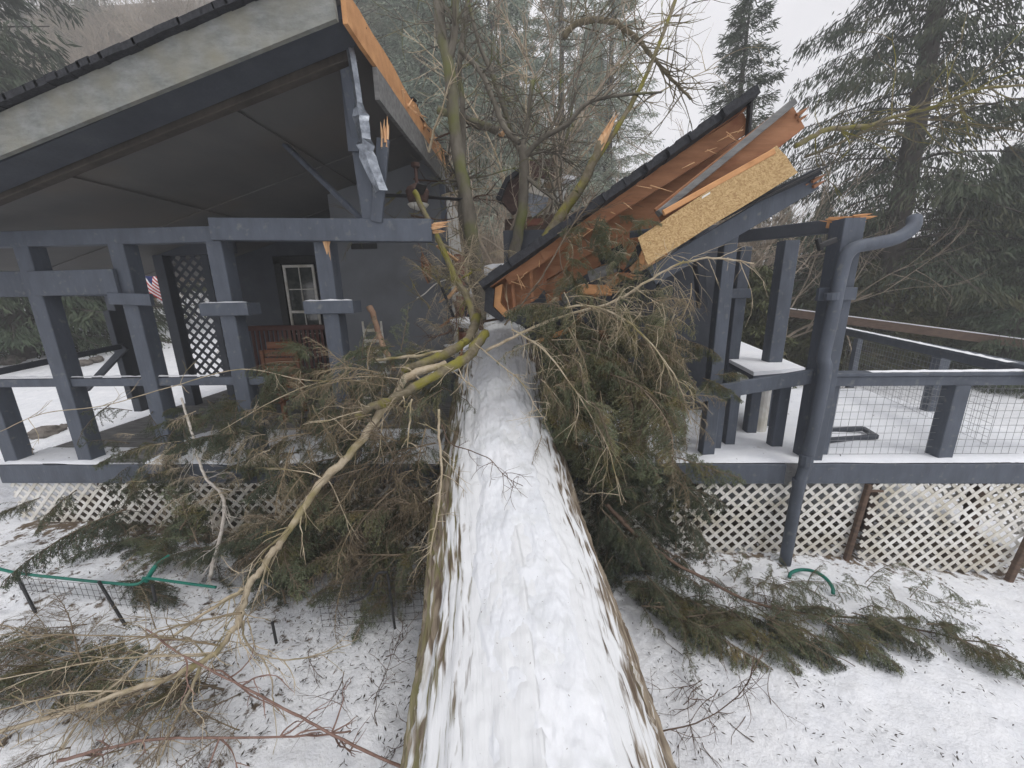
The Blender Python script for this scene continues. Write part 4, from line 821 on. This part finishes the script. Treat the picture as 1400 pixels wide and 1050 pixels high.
# ---------------------------------------------------------------- single limbs
def limb(name,pts,r0,r1,m,label,cat='branch',tw=0,twL=.5,seed=1,twr=.006,k=8,twm=None,grav=-.03,group=None):
    ps=smooth(PX(pts),6); n=len(ps); g=random.Random(seed); ps=[p+np.array([g.gauss(0,1) for _ in range(3)])*min(r0,.02)*.25 for p in ps]
    rad=[(r0+(r1-r0)*i/(n-1))*(1+.14*noise.noise((i*.6,seed,0))) for i in range(n)]
    root=thing(name,ps[0],label,cat,group); MB().tube(ps,rad,k,.35,seed).build('limb',m,root,smooth=True)
    if tw: mb=MB(); twigs(mb,ps,tw,twL,twr,seed,grav); mb.build('twigs',twm or m,root)
    return root
limb('mossy_limb',[(652,432,4.0),(645,455,3.7),(632,470,3.5),(600,488,3.35),(562,503,3.25),(557,504,3.24)],.045,.04,mossl,'thick bright mossy limb stub resting against the left side of the trunk top',tw=5,twL=.3,seed=3)
limb('mossy_limb',[(664,455,3.6),(640,485,3.3),(620,500,3.15),(578,522,3.0),(538,546,2.9),(505,557,2.85),(488,572,2.82)],.045,.032,mossl,'yellow mossy limb with broken end hanging left of the trunk',tw=14,twL=.45,seed=4,twm=palel)
ll=limb('pale_limb',[(610,498,3.2),(556,516,3.05),(540,545,2.98),(518,566,2.93),(487,612,2.8),(455,645,2.7),(437,664,2.65),(400,718,2.5),(375,752,2.4),(355,782,2.3),(338,803,2.25),(331,835,2.15),(318,862,2.05),(277,905,1.9),(205,935,1.85),(130,960,1.8),(-20,1008,1.75)],.036,.014,palel,'long pale limb sweeping from the trunk down to the bottom left corner',tw=46,twL=.55,seed=7,twr=.005)
for i,(pts,r,l) in enumerate([([(338,803,2.25),(300,825,2.2),(250,860,2.1),(205,892,2.0),(165,930,1.9),(125,965,1.85),(65,1050,1.7)],.013,'pale side branch forking left and running to the bottom edge'),
    ([(277,905,1.9),(262,940,1.85),(240,985,1.8),(225,1020,1.75),(215,1055,1.7)],.012,'short pale branch dropping straight to the bottom edge'),
    ([(333,850,2.1),(334,872,2.1),(345,890,2.08),(358,900,2.05),(372,930,2.0),(373,955,2.0),(380,972,2.0)],.007,'thin looping branch hanging below the fork of the pale limb'),
    ([(338,845,2.1),(345,870,2.08),(350,888,2.06)],.006,'short thin twig paired beside the looping branch'),
    ([(350,895,2.06),(395,902,2.05),(440,893,2.0),(480,880,2.0)],.005,'thin twig reaching right from the looping branch')]):
    limb('pale_branch',pts,r,r*.5,palel,l,tw=[22,10,4,2,3][i],twL=.4,seed=20+i,twr=.0035,k=6)
for i,(x0,y0_,x1,y1_) in enumerate([(300,882,-15,868),(290,895,-15,932),(262,912,20,1055),(240,920,110,1055),(232,980,150,1055),(180,945,-15,975),(330,838,60,905),(210,935,-15,1045),(150,958,-15,1022),(285,900,170,1000)]):
    g=random.Random(600+i); yb=1.95 if x0>250 else 1.85; mid=((x0+x1)/2+g.uniform(-10,10),(y0_+y1_)/2-g.uniform(2,14),yb-.06)
    limb('long_twig',[(x0,y0_,yb),((x0+mid[0])/2,(y0_+mid[1])/2-3,yb-.03),mid,(x1,y1_,yb-.15)],g.uniform(.005,.010),.0025,g.choice([palel,palel,tant]),'long thin tan twig fanning from the pale limb towards the bottom left corner',tw=12,twL=.35,seed=600+i,twr=.003,k=5,group='long twigs fanning to the bottom left')
limb('reddish_branch',[(200,860,1.95),(240,890,1.9),(280,912,1.85),(330,938,1.8),(400,975,1.7),(470,1012,1.6),(560,1055,1.5)],.005,.008,rustt,'reddish grey branch crossing down right to the bottom edge beside the trunk',tw=10,twL=.4,seed=31,k=6)
limb('reddish_branch',[(80,1040,1.6),(150,1022,1.62),(220,1011,1.65),(300,1009,1.65),(420,1006,1.7),(480,1000,1.75)],.009,.005,rustt,'straight purplish branch lying level along the bottom left edge',tw=12,twL=.4,seed=33,k=6)
limb('white_branch',[(248,545,3.6),(262,590,3.4),(270,625,3.3),(283,655,3.2),(305,680,3.1),(304,720,3.0),(294,760,2.95),(288,788,2.9)],.010,.017,birch,'whitish crooked branch standing in front of the left lattice skirting',tw=24,twL=.4,seed=41,twr=.004,k=7)
limb('thin_branch',[(0,590,2.7),(60,565,2.8),(140,555,2.9),(230,530,3.0),(330,505,3.1),(420,520,3.1),(500,520,3.2)],.003,.005,palel,'very thin pale branch arching across the left porch posts',tw=14,twL=.3,seed=43,k=4,twr=.002)
limb('thin_branch',[(300,590,3.0),(370,550,3.05),(430,525,3.1),(500,515,3.15),(560,520,3.2)],.003,.006,palel,'thin pale branch rising to the mossy limbs',tw=12,twL=.35,seed=44,k=4,twr=.0025)
limb('hanging_branch',[(600,560,2.7),(600,590,2.68),(604,640,2.62),(600,690,2.55),(592,735,2.45),(588,760,2.4)],.010,.006,palel,'thin branch hanging straight down along the left flank of the trunk',tw=16,twL=.35,seed=45,k=6,twr=.003)
limb('hanging_branch',[(563,545,2.85),(560,575,2.84),(557,612,2.8)],.009,.005,palel,'short forked stub hanging below the yellow mossy limb',tw=4,twL=.15,seed=46,k=6)
limb('thin_branch',[(604,580,2.45),(615,605,2.4),(640,615,2.3),(670,628,2.25),(690,650,2.2),(715,665,2.2)],.005,.002,brownm,'thin dark twig lying across the snow on the trunk',tw=12,twL=.25,seed=47,k=5,twr=.0018,grav=0)
limb('thin_branch',[(650,470,3.3),(680,495,3.1),(712,522,2.95),(735,560,2.85),(748,575,2.8)],.006,.002,palel,'thin twig crossing the upper trunk snow toward the right boughs',tw=12,twL=.3,seed=48,k=5,twr=.002,grav=0)
limb('broken_branch',[(505,420,4.4),(515,445,4.3),(525,475,4.1),(540,505,3.9)],.035,.025,mat('torn_branch_bark',(.2,.12,.08),(.33,.22,.15),(9,9,9),.85,.4),'brown torn branch leaning before the white ladder-back chair',tw=3,twL=.3,seed=49)
limb('broken_branch',[(505,493,3.6),(560,488,3.5),(620,478,3.5)],.014,.016,palel,'grey level branch just above the mossy limbs',tw=7,twL=.35,seed=50,k=6)
limb('slanting_limb',[(566,262,4.3),(580,290,4.3),(596,320,4.25),(618,370,4.2),(640,410,4.1),(648,440,4.0)],.028,.035,mossl,'greenish limb slanting from under the ceiling fan down to the trunk top',tw=8,twL=.4,seed=51)
# right side limbs
limb('conifer_limb',[(665,480,3.4),(720,452,3.4),(770,432,3.4),(840,412,3.35),(885,385,3.3),(925,362,3.25),(975,353,3.2),(1030,360,3.2)],.014,.006,palel,'long light limb reaching right above the hanging boughs to the porch studs',tw=34,twL=.5,seed=61,twr=.0027,grav=-.14)
limb('conifer_limb',[(720,430,3.4),(800,418,3.3),(850,435,3.2),(890,470,3.1),(925,520,3.0),(945,580,3.0)],.010,.004,palel,'yellowish limb arching down over the hanging boughs',tw=34,twL=.45,seed=62,twr=.0025,grav=-.14)
limb('conifer_limb',[(690,445,3.3),(740,380,3.35),(775,320,3.4),(800,285,3.5),(815,262,3.6)],.008,.004,twigm,'thin brown twig rising across the low corner of the collapsed roof',tw=30,twL=.5,seed=63,twr=.003)
limb('conifer_limb',[(700,450,3.2),(745,480,3.1),(790,540,3.0),(830,610,2.9),(850,690,2.8)],.008,.003,palel,'drooping twig limb beside the right flank of the trunk',tw=34,twL=.45,seed=64,twr=.0022,grav=-.1)
limb('fallen_branch',[(830,690,3.0),(880,740,2.9),(960,790,2.8),(1050,830,2.9),(1200,850,2.95),(1370,885,2.75)],.018,.005,brownm,'dark stem under the boughs sprawled before the right lattice',tw=24,twL=.3,seed=65,twr=.003)
limb('thin_branch',[(905,1000,1.9),(960,985,2.0),(1010,950,2.1),(1040,900,2.3)],.005,.002,brownm,'thin twig on the snow right of the trunk near the bottom edge',tw=16,twL=.4,seed=66,k=5,twr=.002)
for i in range(12):
    g=random.Random(900+i); px=g.choice([g.uniform(380,590),g.uniform(905,990)]); py=g.uniform(840,1040); p=P(px,py,z=.12); q=crooked(p,(g.gauss(0,1),g.gauss(0,1),.05),g.uniform(.3,.7),8,g,.22,-.01); mb=MB().tube(q,[.0035*(1-j/10) for j in range(9)],4); twigs(mb,q,8,.25,.0018,i,0)
    tag(mb.build('fallen_twig',brownm,org=p),'thin dark twig lying on the snow beside the foot of the trunk' ,'twig','thin twigs on the snow beside the trunk')
# standing small trees behind the trunk
def stem_tree(label,trunk,branches,r0,r1,m,seed,twn=20,twL=.6,name='bare_tree',brk=None):
    ps=smooth(PX(trunk),6); n=len(ps); rad=[(r0+(r1-r0)*i/(n-1))*(1+.12*noise.noise((i*.7,seed,0))) for i in range(n)]
    root=thing(name,ps[0],label,'tree'); MB().tube(ps,rad,9,.3,seed).build('trunk',m,root,smooth=True)
    for j,(bp,b0,b1) in enumerate(branches):
        q=smooth(PX(bp),6); k=len(q); br=MB().tube(q,[b0+(b1-b0)*i/(k-1) for i in range(k)],7,.3,seed+j).build('branch',m,root,smooth=True)
        mb=MB(); twigs(mb,q,twn,twL,.008,seed*7+j,.02); mb.build('twigs',m,br)
    return root
stem_tree('tall mossy forked tree standing between the torn ridge and the centre',[(655,440,5.2),(655,390,5.2),(640,290,5.2),(625,200,5.2),(615,100,5.2),(603,40,5.2),(598,-15,5.2)],[([(613,85,5.2),(622,40,5.2),(622,-12,5.2)],.05,.035),([(650,400,5.3),(632,300,5.4),(632,250,5.4),(633,150,5.5),(628,90,5.6),(640,0,5.7)],.05,.03),([(630,70,5.4),(655,95,5.3),(672,130,5.2),(690,175,5.1),(710,195,5.0)],.03,.035)],.10,.055,greyb,71,34,.9)
stem_tree('bare branching tree in front of the wrecked dormer',[(690,430,5.6),(703,350,5.6),(715,280,5.6),(716,215,5.6),(713,200,5.6)],[([(714,205,5.6),(722,160,5.6),(728,110,5.6)],.035,.028),([(716,212,5.6),(700,185,5.6),(690,150,5.6),(672,100,5.6),(655,60,5.6),(640,0,5.6)],.04,.02),([(717,215,5.6),(740,190,5.5),(775,170,5.4),(805,140,5.3),(850,130,5.3),(905,126,5.2)],.04,.012),([(718,240,5.6),(735,255,5.5),(755,270,5.4),(765,280,5.3)],.03,.02),([(720,213,5.6),(750,208,5.5),(785,222,5.4)],.02,.008)],.085,.055,greyb,72,26,.8)
t3=stem_tree('leaning mossy stem with a raw orange break in front of the wreck',[(735,345,5.2),(770,290,5.2),(800,245,5.2),(822,195,5.2)],[([(805,235,5.2),(850,165,5.3),(880,110,5.5),(905,50,5.7),(925,-5,5.9)],.03,.02)],.075,.05,mossl,73,18,.6)
mb=MB(); mb.tube(PX([(818,205,5.2),(826,188,5.2),(838,168,5.2)]),[.05,.045,.02],7,.4,3); splinters(mb,P(830,180,5.2),(.5,0,.8),6,.3,.014,5,.2,.03); mb.build('broken_end',split,t3)
o=limb('broken_log',[(600,150,5.8),(630,160,5.7),(660,172,5.6),(687,181,5.5)],.05,.055,greyb,'short broken log poking out level beside the tall forked tree',tw=3,twL=.4,seed=81)
MB().tube(PX([(684,180,5.5),(689,182,5.49)]),[.052,.045],9,.2,2).build('raw_end',split,o)
limb('hanging_tree_top',[(770,50,7),(790,32,7),(830,28,7),(862,45,7),(890,75,7),(915,105,7),(945,135,7)],.05,.02,shd,'dark bare limb arching high across the pale sky',tw=46,twL=1.4,seed=82,twr=.012,grav=.02)
limb('leaning_limb',[(1088,200,6),(1130,178,6),(1185,172,6),(1220,160,6),(1280,145,6),(1340,122,6),(1420,115,6)],.035,.012,mossl,'mossy limb reaching right from behind the strand board across the big conifer',tw=34,twL=1.2,seed=83,twr=.01,grav=.01)
limb('leaning_limb',[(1100,215,6),(1160,190,6),(1220,168,6),(1290,165,6),(1400,180,6)],.02,.008,shd,'darker thin limb just below the mossy limb at the upper right',tw=20,twL=1.0,seed=84,twr=.008)
for i in range(13):
    g=random.Random(700+i); xs=g.uniform(690,790); x1=[560,610,660,690,740,780,820,860,900,940,980,850,720][i]+g.uniform(-15,15); y1=[40,10,-10,20,-10,30,0,20,50,10,90,110,60][i]; Y=g.uniform(5.8,8); ys=330-(xs-690)*.6
    limb('arching_branch',[(xs,ys,Y),(xs+(x1-xs)*.25+g.uniform(-14,14),ys+(y1-ys)*.4,Y),(xs+(x1-xs)*.6,ys+(y1-ys)*.78,Y+.1),(x1,y1,Y+.3)],g.uniform(.016,.026),.006,g.choice([shb,palel,greyb]),'slender bare branch arching up from behind the break between the two roof halves',tw=34,twL=1.0,seed=700+i,twr=.007,grav=.01,k=6,group='slender branches arching up behind the break')
g=random.Random(5)
for i in range(16):
    px,py=g.uniform(545,640),g.uniform(90,330); py=max(py,60+(px-480)*1.4); p=P(px,py,g.uniform(4.8,6.2)); q=crooked(p,(g.gauss(.4,.4),g.gauss(0,.5),g.gauss(.2,.5)),g.uniform(.5,1.3),8,g,.12); mb=MB().tube(q,[.018*(1-j/10) for j in range(9)],5); twigs(mb,q,8,.5,.006,i)
    tag(mb.build('broken_branch',g.choice([greyb,palel,brownm]),org=p),'broken branch tangled along the torn ridge of the left roof','branch','branches tangled along the torn ridge')
g=random.Random(9)
for i in range(14):
    px,py=g.uniform(585,665),g.uniform(360,500); p=P(px,py,g.uniform(4.3,5.0)); q=crooked(p,(g.gauss(0,.6),g.gauss(0,.4),g.gauss(.2,.4)),g.uniform(.3,.8),7,g,.15); mb=MB().tube(q,[.014*(1-j/9) for j in range(8)],5); twigs(mb,q,8,.35,.004,i)
    tag(mb.build('broken_branch',g.choice([palel,brownm,mossl]),org=p),'broken branch in the tangle between the house wall and the trunk','branch','branches tangled between wall and trunk')

# ---------------------------------------------------------------- background trees
def conifer(seed,Ht,Rd,fol,nb=150,per=90,bl=.34,bw=.028,droop=.35,z0=.06,hang=.6,thin=1.):
    g=random.Random(seed);G=np.random.default_rng(seed); root=thing('conifer_tree',(0,0,0),'','tree'); root['fresh']=1
    MB().tube([(0,0,-.5),(.05,0,Ht*.3),(0,.08,Ht*.65),(0,0,Ht)],[Ht*.018+.04,Ht*.014+.03,Ht*.008+.01,.01],9,.15,seed).build('trunk',dkb,root,smooth=True)
    tw=MB();B=[];D=[]
    for i in range(nb):
        h=(z0+(1-z0)*((i+g.random())/nb))*Ht; s_=(h/Ht-z0)/(1-z0); L=Rd*(1-s_)**.8*g.uniform(.45,1.15)+.25; a=i*2.4+g.gauss(0,.5); d=V(math.cos(a),math.sin(a),.25+.3*s_); n=7; p=V(0,0,h); pts=[p]
        for j in range(n): d=nrm(d+V(0,0,-droop*(.28 if j<4 else .05))+np.array([g.gauss(0,.06) for _ in range(3)])); pts.append(pts[-1]+d*L/n)
        tw.tube(pts,[.035*L/Rd*(1-j/(n+1))+.006 for j in range(n+1)],3); pts=np.array(pts)
        m=int(per*thin*(.35+.65*L/Rd)*g.uniform(.5,1.3)); u=G.uniform(.12,1,m)**.8*n; jj=np.minimum(n-1,u.astype(int)); b=pts[jj]+(pts[jj+1]-pts[jj])*(u-jj)[:,None]
        ax=nrm(pts[-1]-pts[0]); sd=np.cross(ax,(0,0,1)); lat=G.normal(size=(m,1))*.20*L*(1-u/n*.6)[:,None]; b=b+sd*lat+G.normal(size=(m,3))*[.05,.05,.07]; b[:,2]-=np.abs(lat[:,0])*.35
        dd=ax*.6+sd*np.sign(lat)*.5+G.normal(size=(m,3))*.35+[0,0,-hang]; B.append(b);D.append(dd)
    tw.build('branches',dkb,root)
    B=np.concatenate(B);D=np.concatenate(D);D/=np.linalg.norm(D,axis=1,keepdims=True); S=np.cross(D,rnd_unit(G,len(D))); S/=np.linalg.norm(S,axis=1,keepdims=True); L=bl*G.uniform(.5,1.3,len(B))
    MB().blades(B,D,S,L,L*bw/bl*1.25).build('crown',fol,root); return root
def shrub(seed,h=3.,m=shb,stems=7,name='bare_shrub',cat='shrub',spread=.35,leaf=None,depth=4):
    g=random.Random(seed); root=thing(name,(0,0,0),'',cat); root['fresh']=1; mb=MB(); tips=[]
    def rec(p,d,L,r,k):
        q=crooked(p,d,L,4,g,.13,.03); mb.tube(q,[r,r*.85,r*.75,r*.68,r*.55],3 if k<3 else 5)
        tips.extend(q[2:])
        if k==0: return
        for _ in range(3 if k>1 else 4):
            j=g.randint(2,4); rec(q[j],nrm(q[j]-q[j-1])+np.array([g.gauss(0,.5) for _ in range(3)]),L*g.uniform(.5,.8),r*.5,k-1)
    for i in range(stems): rec(V(g.gauss(0,.1),g.gauss(0,.1),-.1)*h/2,nrm((g.gauss(0,spread),g.gauss(0,spread),1)),h*.38,h*.010,depth-1)
    mb.build('stems',m,root)
    if leaf:
        G=np.random.default_rng(seed); T=np.array(tips); T=np.repeat(T,5,0); T=T+G.normal(size=T.shape)*.05*h/2; D=rnd_unit(G,len(T))+[0,0,-.5]; D/=np.linalg.norm(D,axis=1,keepdims=True); S=np.cross(D,rnd_unit(G,len(T))); S/=np.linalg.norm(S,axis=1,keepdims=True); L=.05*h*G.uniform(.5,1.3,len(T)); MB().blades(T,D,S,L,L*.2).build('foliage',leaf,root)
    return root
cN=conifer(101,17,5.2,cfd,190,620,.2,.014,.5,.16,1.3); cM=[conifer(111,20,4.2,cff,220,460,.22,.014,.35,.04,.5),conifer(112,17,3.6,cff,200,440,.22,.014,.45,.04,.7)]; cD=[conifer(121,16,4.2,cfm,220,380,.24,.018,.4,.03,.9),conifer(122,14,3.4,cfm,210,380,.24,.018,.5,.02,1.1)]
cS=conifer(131,5,1.7,hdg,130,240,.2,.022,.4,.0,.7); cT=conifer(141,15,3.0,cfm,150,260,.24,.016,.3,.12,.4)
sB=[shrub(201+i,3.2,shb,8) for i in range(3)]; sD=[shrub(211+i,3.,shd,8) for i in range(2)]; sL=shrub(221,3.,shd,7,'brushy_shrub','shrub',.4,hdg); tB=[shrub(231+i,7.,shb,3,'bare_tree','tree',.16,None,5) for i in range(2)]
def tree_at(proto,px,Y,dz=0,sc=1.,label=None,group=None,rot=0):
    x=P(px,400,Y)[0]; return inst(proto,(x,Y,Hs(x,Y)+dz),(0,0,rot),sc,label,group)
tree_at(cN,1207,13,0,1.05,'huge dark drooping conifer filling the upper right sky',None,.5)
tree_at(cT,985,17,-1,.97,'slender conifer standing alone against the sky above the strand board',None,.3)
tree_at(cD[0],50,14,-1,1.45,'second dark green conifer from the left, rising behind the roof slope',None,.8)
tree_at(cD[1],5,12,-1,1.1,'leftmost dark conifer above the low end of the left roof',None,2.)
g=random.Random(404)
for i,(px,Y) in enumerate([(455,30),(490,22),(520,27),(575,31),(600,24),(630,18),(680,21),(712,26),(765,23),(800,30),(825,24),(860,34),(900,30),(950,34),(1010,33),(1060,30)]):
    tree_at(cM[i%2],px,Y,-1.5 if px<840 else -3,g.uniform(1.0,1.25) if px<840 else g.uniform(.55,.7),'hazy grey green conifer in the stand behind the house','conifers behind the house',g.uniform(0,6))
for px,Y,sc,k,r in((1365,17,.62,1,1.),(1450,14,.85,0,2.),(1335,15,.55,1,3.3),(1270,19,.5,0,.2),(1160,17,.42,1,2.2),(1400,11,.5,1,5.),(1290,26,.6,1,.9),(1110,24,.5,0,4.),(1410,24,.75,1,3.)): tree_at(cD[k],px,Y,-.5,sc,'dark conifer at the right edge of the yard','conifers at the right edge of the yard',r)
g=random.Random(44)
for i in range(12): px=g.uniform(860,1130); tree_at(cS,px,g.uniform(9.5,12.5),-.2,g.uniform(.5,.75),'olive green young conifer in the hedge behind the right porch posts','olive hedge behind the porch posts',g.uniform(0,6))
for i in range(14): px=g.uniform(1110,1420); tree_at(cS,px,g.uniform(13,16),-.3,g.uniform(.6,.95),'olive green bushy young conifer beyond the right railing','young conifers beyond the right railing',g.uniform(0,6))
for i in range(38):
    px=g.uniform(1110,1480); Y=g.uniform(13,20); tree_at(g.choice([sL,sL,sL,cS]+sD),px,Y,-.1,g.uniform(.7,1.15),'brown green brushy shrub along the far side of the right yard','shrubs across the right yard',g.uniform(0,6))
for i in range(190):
    px=g.uniform(-20,540); Y=g.uniform(20,46); tree_at(g.choice(sB+sB+[sL]),px,Y,-.1,g.uniform(1.1,1.6)*(1+(Y-13)/30),'bare tan brush on the hillside above the left roof','bare brush on the left hillside',g.uniform(0,6))
for i in range(30):
    px=g.uniform(440,1000); Y=g.uniform(12,24); tree_at(g.choice(sB+sD+sD),px,Y,-.1,g.uniform(.9,1.8),'bare grey brown shrub behind the house centre','bare shrubs behind the house centre',g.uniform(0,6))
for i in range(70):
    px=g.uniform(420,1000); Y=g.uniform(12,20); tree_at(g.choice(tB),px,Y,-.2,g.uniform(.9,1.5),'slender bare tree among the conifers behind the house','slender bare trees behind the house',g.uniform(0,6))
for i in range(16):
    px=g.uniform(90,470); Y=g.uniform(19,30); tree_at(g.choice(tB),px,Y,-.2,g.uniform(.9,1.4),'bare tree on the hillside above the left roof','bare trees on the left hillside',g.uniform(0,6))
for i in range(8):
    px=g.uniform(1090,1420); Y=g.uniform(13,19); tree_at(g.choice(sD),px,Y,-.2,g.uniform(1.,1.7),'thin bare tree in front of the big right conifer','thin bare trees at the right',g.uniform(0,6))
tree_at(cS,112,19,0,.8,'small green conifer seen between the first two left porch posts',None,1)
tree_at(cS,165,17.5,0,.9,'small conifer beyond the left porch behind the cross board',None,2)
# debris strewn over the snow
G=np.random.default_rng(5); B=[];D=[];L=[]
for n_,x0,x1,y0_,y1_ in((9000,-5.5,-.2,.8,3.7),(5200,.3,5.8,.8,3.7),(700,-6.5,5.5,3.9,6.5)):
    x=G.uniform(x0,x1,n_);y=G.uniform(y0_,y1_,n_)
    den=np.array([noise.noise((a*1.3,b*1.3,3))+.5*noise.noise((a*6,b*6,3)) for a,b in zip(x,y)]); k=den>(-.15 if x1<1 else -.05) ; x,y=x[k],y[k]
    z=H(x,y)+.03 if y1_<3.8 else np.full(len(x),ZD+.04); 
    z=z+(np.array([noise.fractal((a*.9,b*.9,0),1,2,5)*.035+noise.noise((a*.25,b*.25,3))*.06 for a,b in zip(x,y)]) if y1_<3.8 else 0)
    d=G.normal(size=(len(x),3))*[1,1,.12]; d/=np.linalg.norm(d,axis=1,keepdims=True)
    B.append(np.stack([x,y,z],1));D.append(d);L.append(G.uniform(.01,.045,len(x))*(1 if x1>1 else 1.1))
B=np.concatenate(B);D=np.concatenate(D);L=np.concatenate(L);S=np.cross(D,[0,0,1.]); S+=G.normal(size=S.shape)*.3
tag(MB().blades(B,D,S,L,L*.10).build('needle_litter',dkb),'dark needles and bark bits strewn over the snow','litter',None,'stuff')
# bits on the trunk snow
B=[];D=[];L=[]
for i in range(260):
    y=G.uniform(.4,4.6); th=G.uniform(-.6,.6); cx,cz,r=trunk_line(y); B.append((cx+math.sin(th)*(r+.062),y,cz+math.cos(th)*(r+.062))); D.append((G.normal(),G.normal(),0)); L.append(G.uniform(.004,.016))
B=np.array(B);D=np.array(D);D/=np.linalg.norm(D,axis=1,keepdims=True);S=np.cross(D,[0,0,1.]); tag(MB().blades(B,D,S,np.array(L),np.array(L)*.12).build('bark_crumbs',brownm),'small dark crumbs scattered on the snow of the fallen trunk','litter',None,'stuff')

# ---------------------------------------------------------------- haze
hz=bpy.data.materials.new('haze'); hz.use_nodes=True; t=hz.node_tree; t.nodes.remove(t.nodes['Principled BSDF']); pv=t.nodes.new('ShaderNodeVolumePrincipled'); pv.inputs['Density'].default_value=.0065; pv.inputs['Color'].default_value=(.93,.95,.97,1); t.links.new(pv.outputs[0],t.nodes['Material Output'].inputs['Volume'])
x0,x1,yb,ye=gx[0]-2,gx[-1]+2,-12,gy[-1]+4
hb=MB().add([(x,y,z) for z in(-3,46) for x,y in((x0,yb),(x1,yb),(x1,ye),(x0,ye))],[(3,2,1,0),(4,5,6,7),(0,1,5,4),(1,2,6,5),(2,3,7,6),(3,0,4,7)]).build('haze',hz); hb['kind']='stuff'; hb['label']='thin winter haze filling the air between the trees'

for i in range(16):
    g=random.Random(1900+i); px,py=g.uniform(930,1390),g.uniform(860,1040); p=P(px,py,z=-.02); p[2]=Hs(p[0],p[1])+.035; q=crooked(p,(g.gauss(0,1),g.gauss(0,1),.0),g.uniform(.12,.4),6,g,.2,0); q=[V(v[0],v[1],max(v[2],Hs(v[0],v[1])+.03)) for v in q]; mb=MB().tube(q,[.0035*(1-j/9) for j in range(7)],4)
    tag(mb.build('fallen_twig',brownm,org=p),'small dark twig scattered on the right snow','twig','small twigs scattered on the right snow')
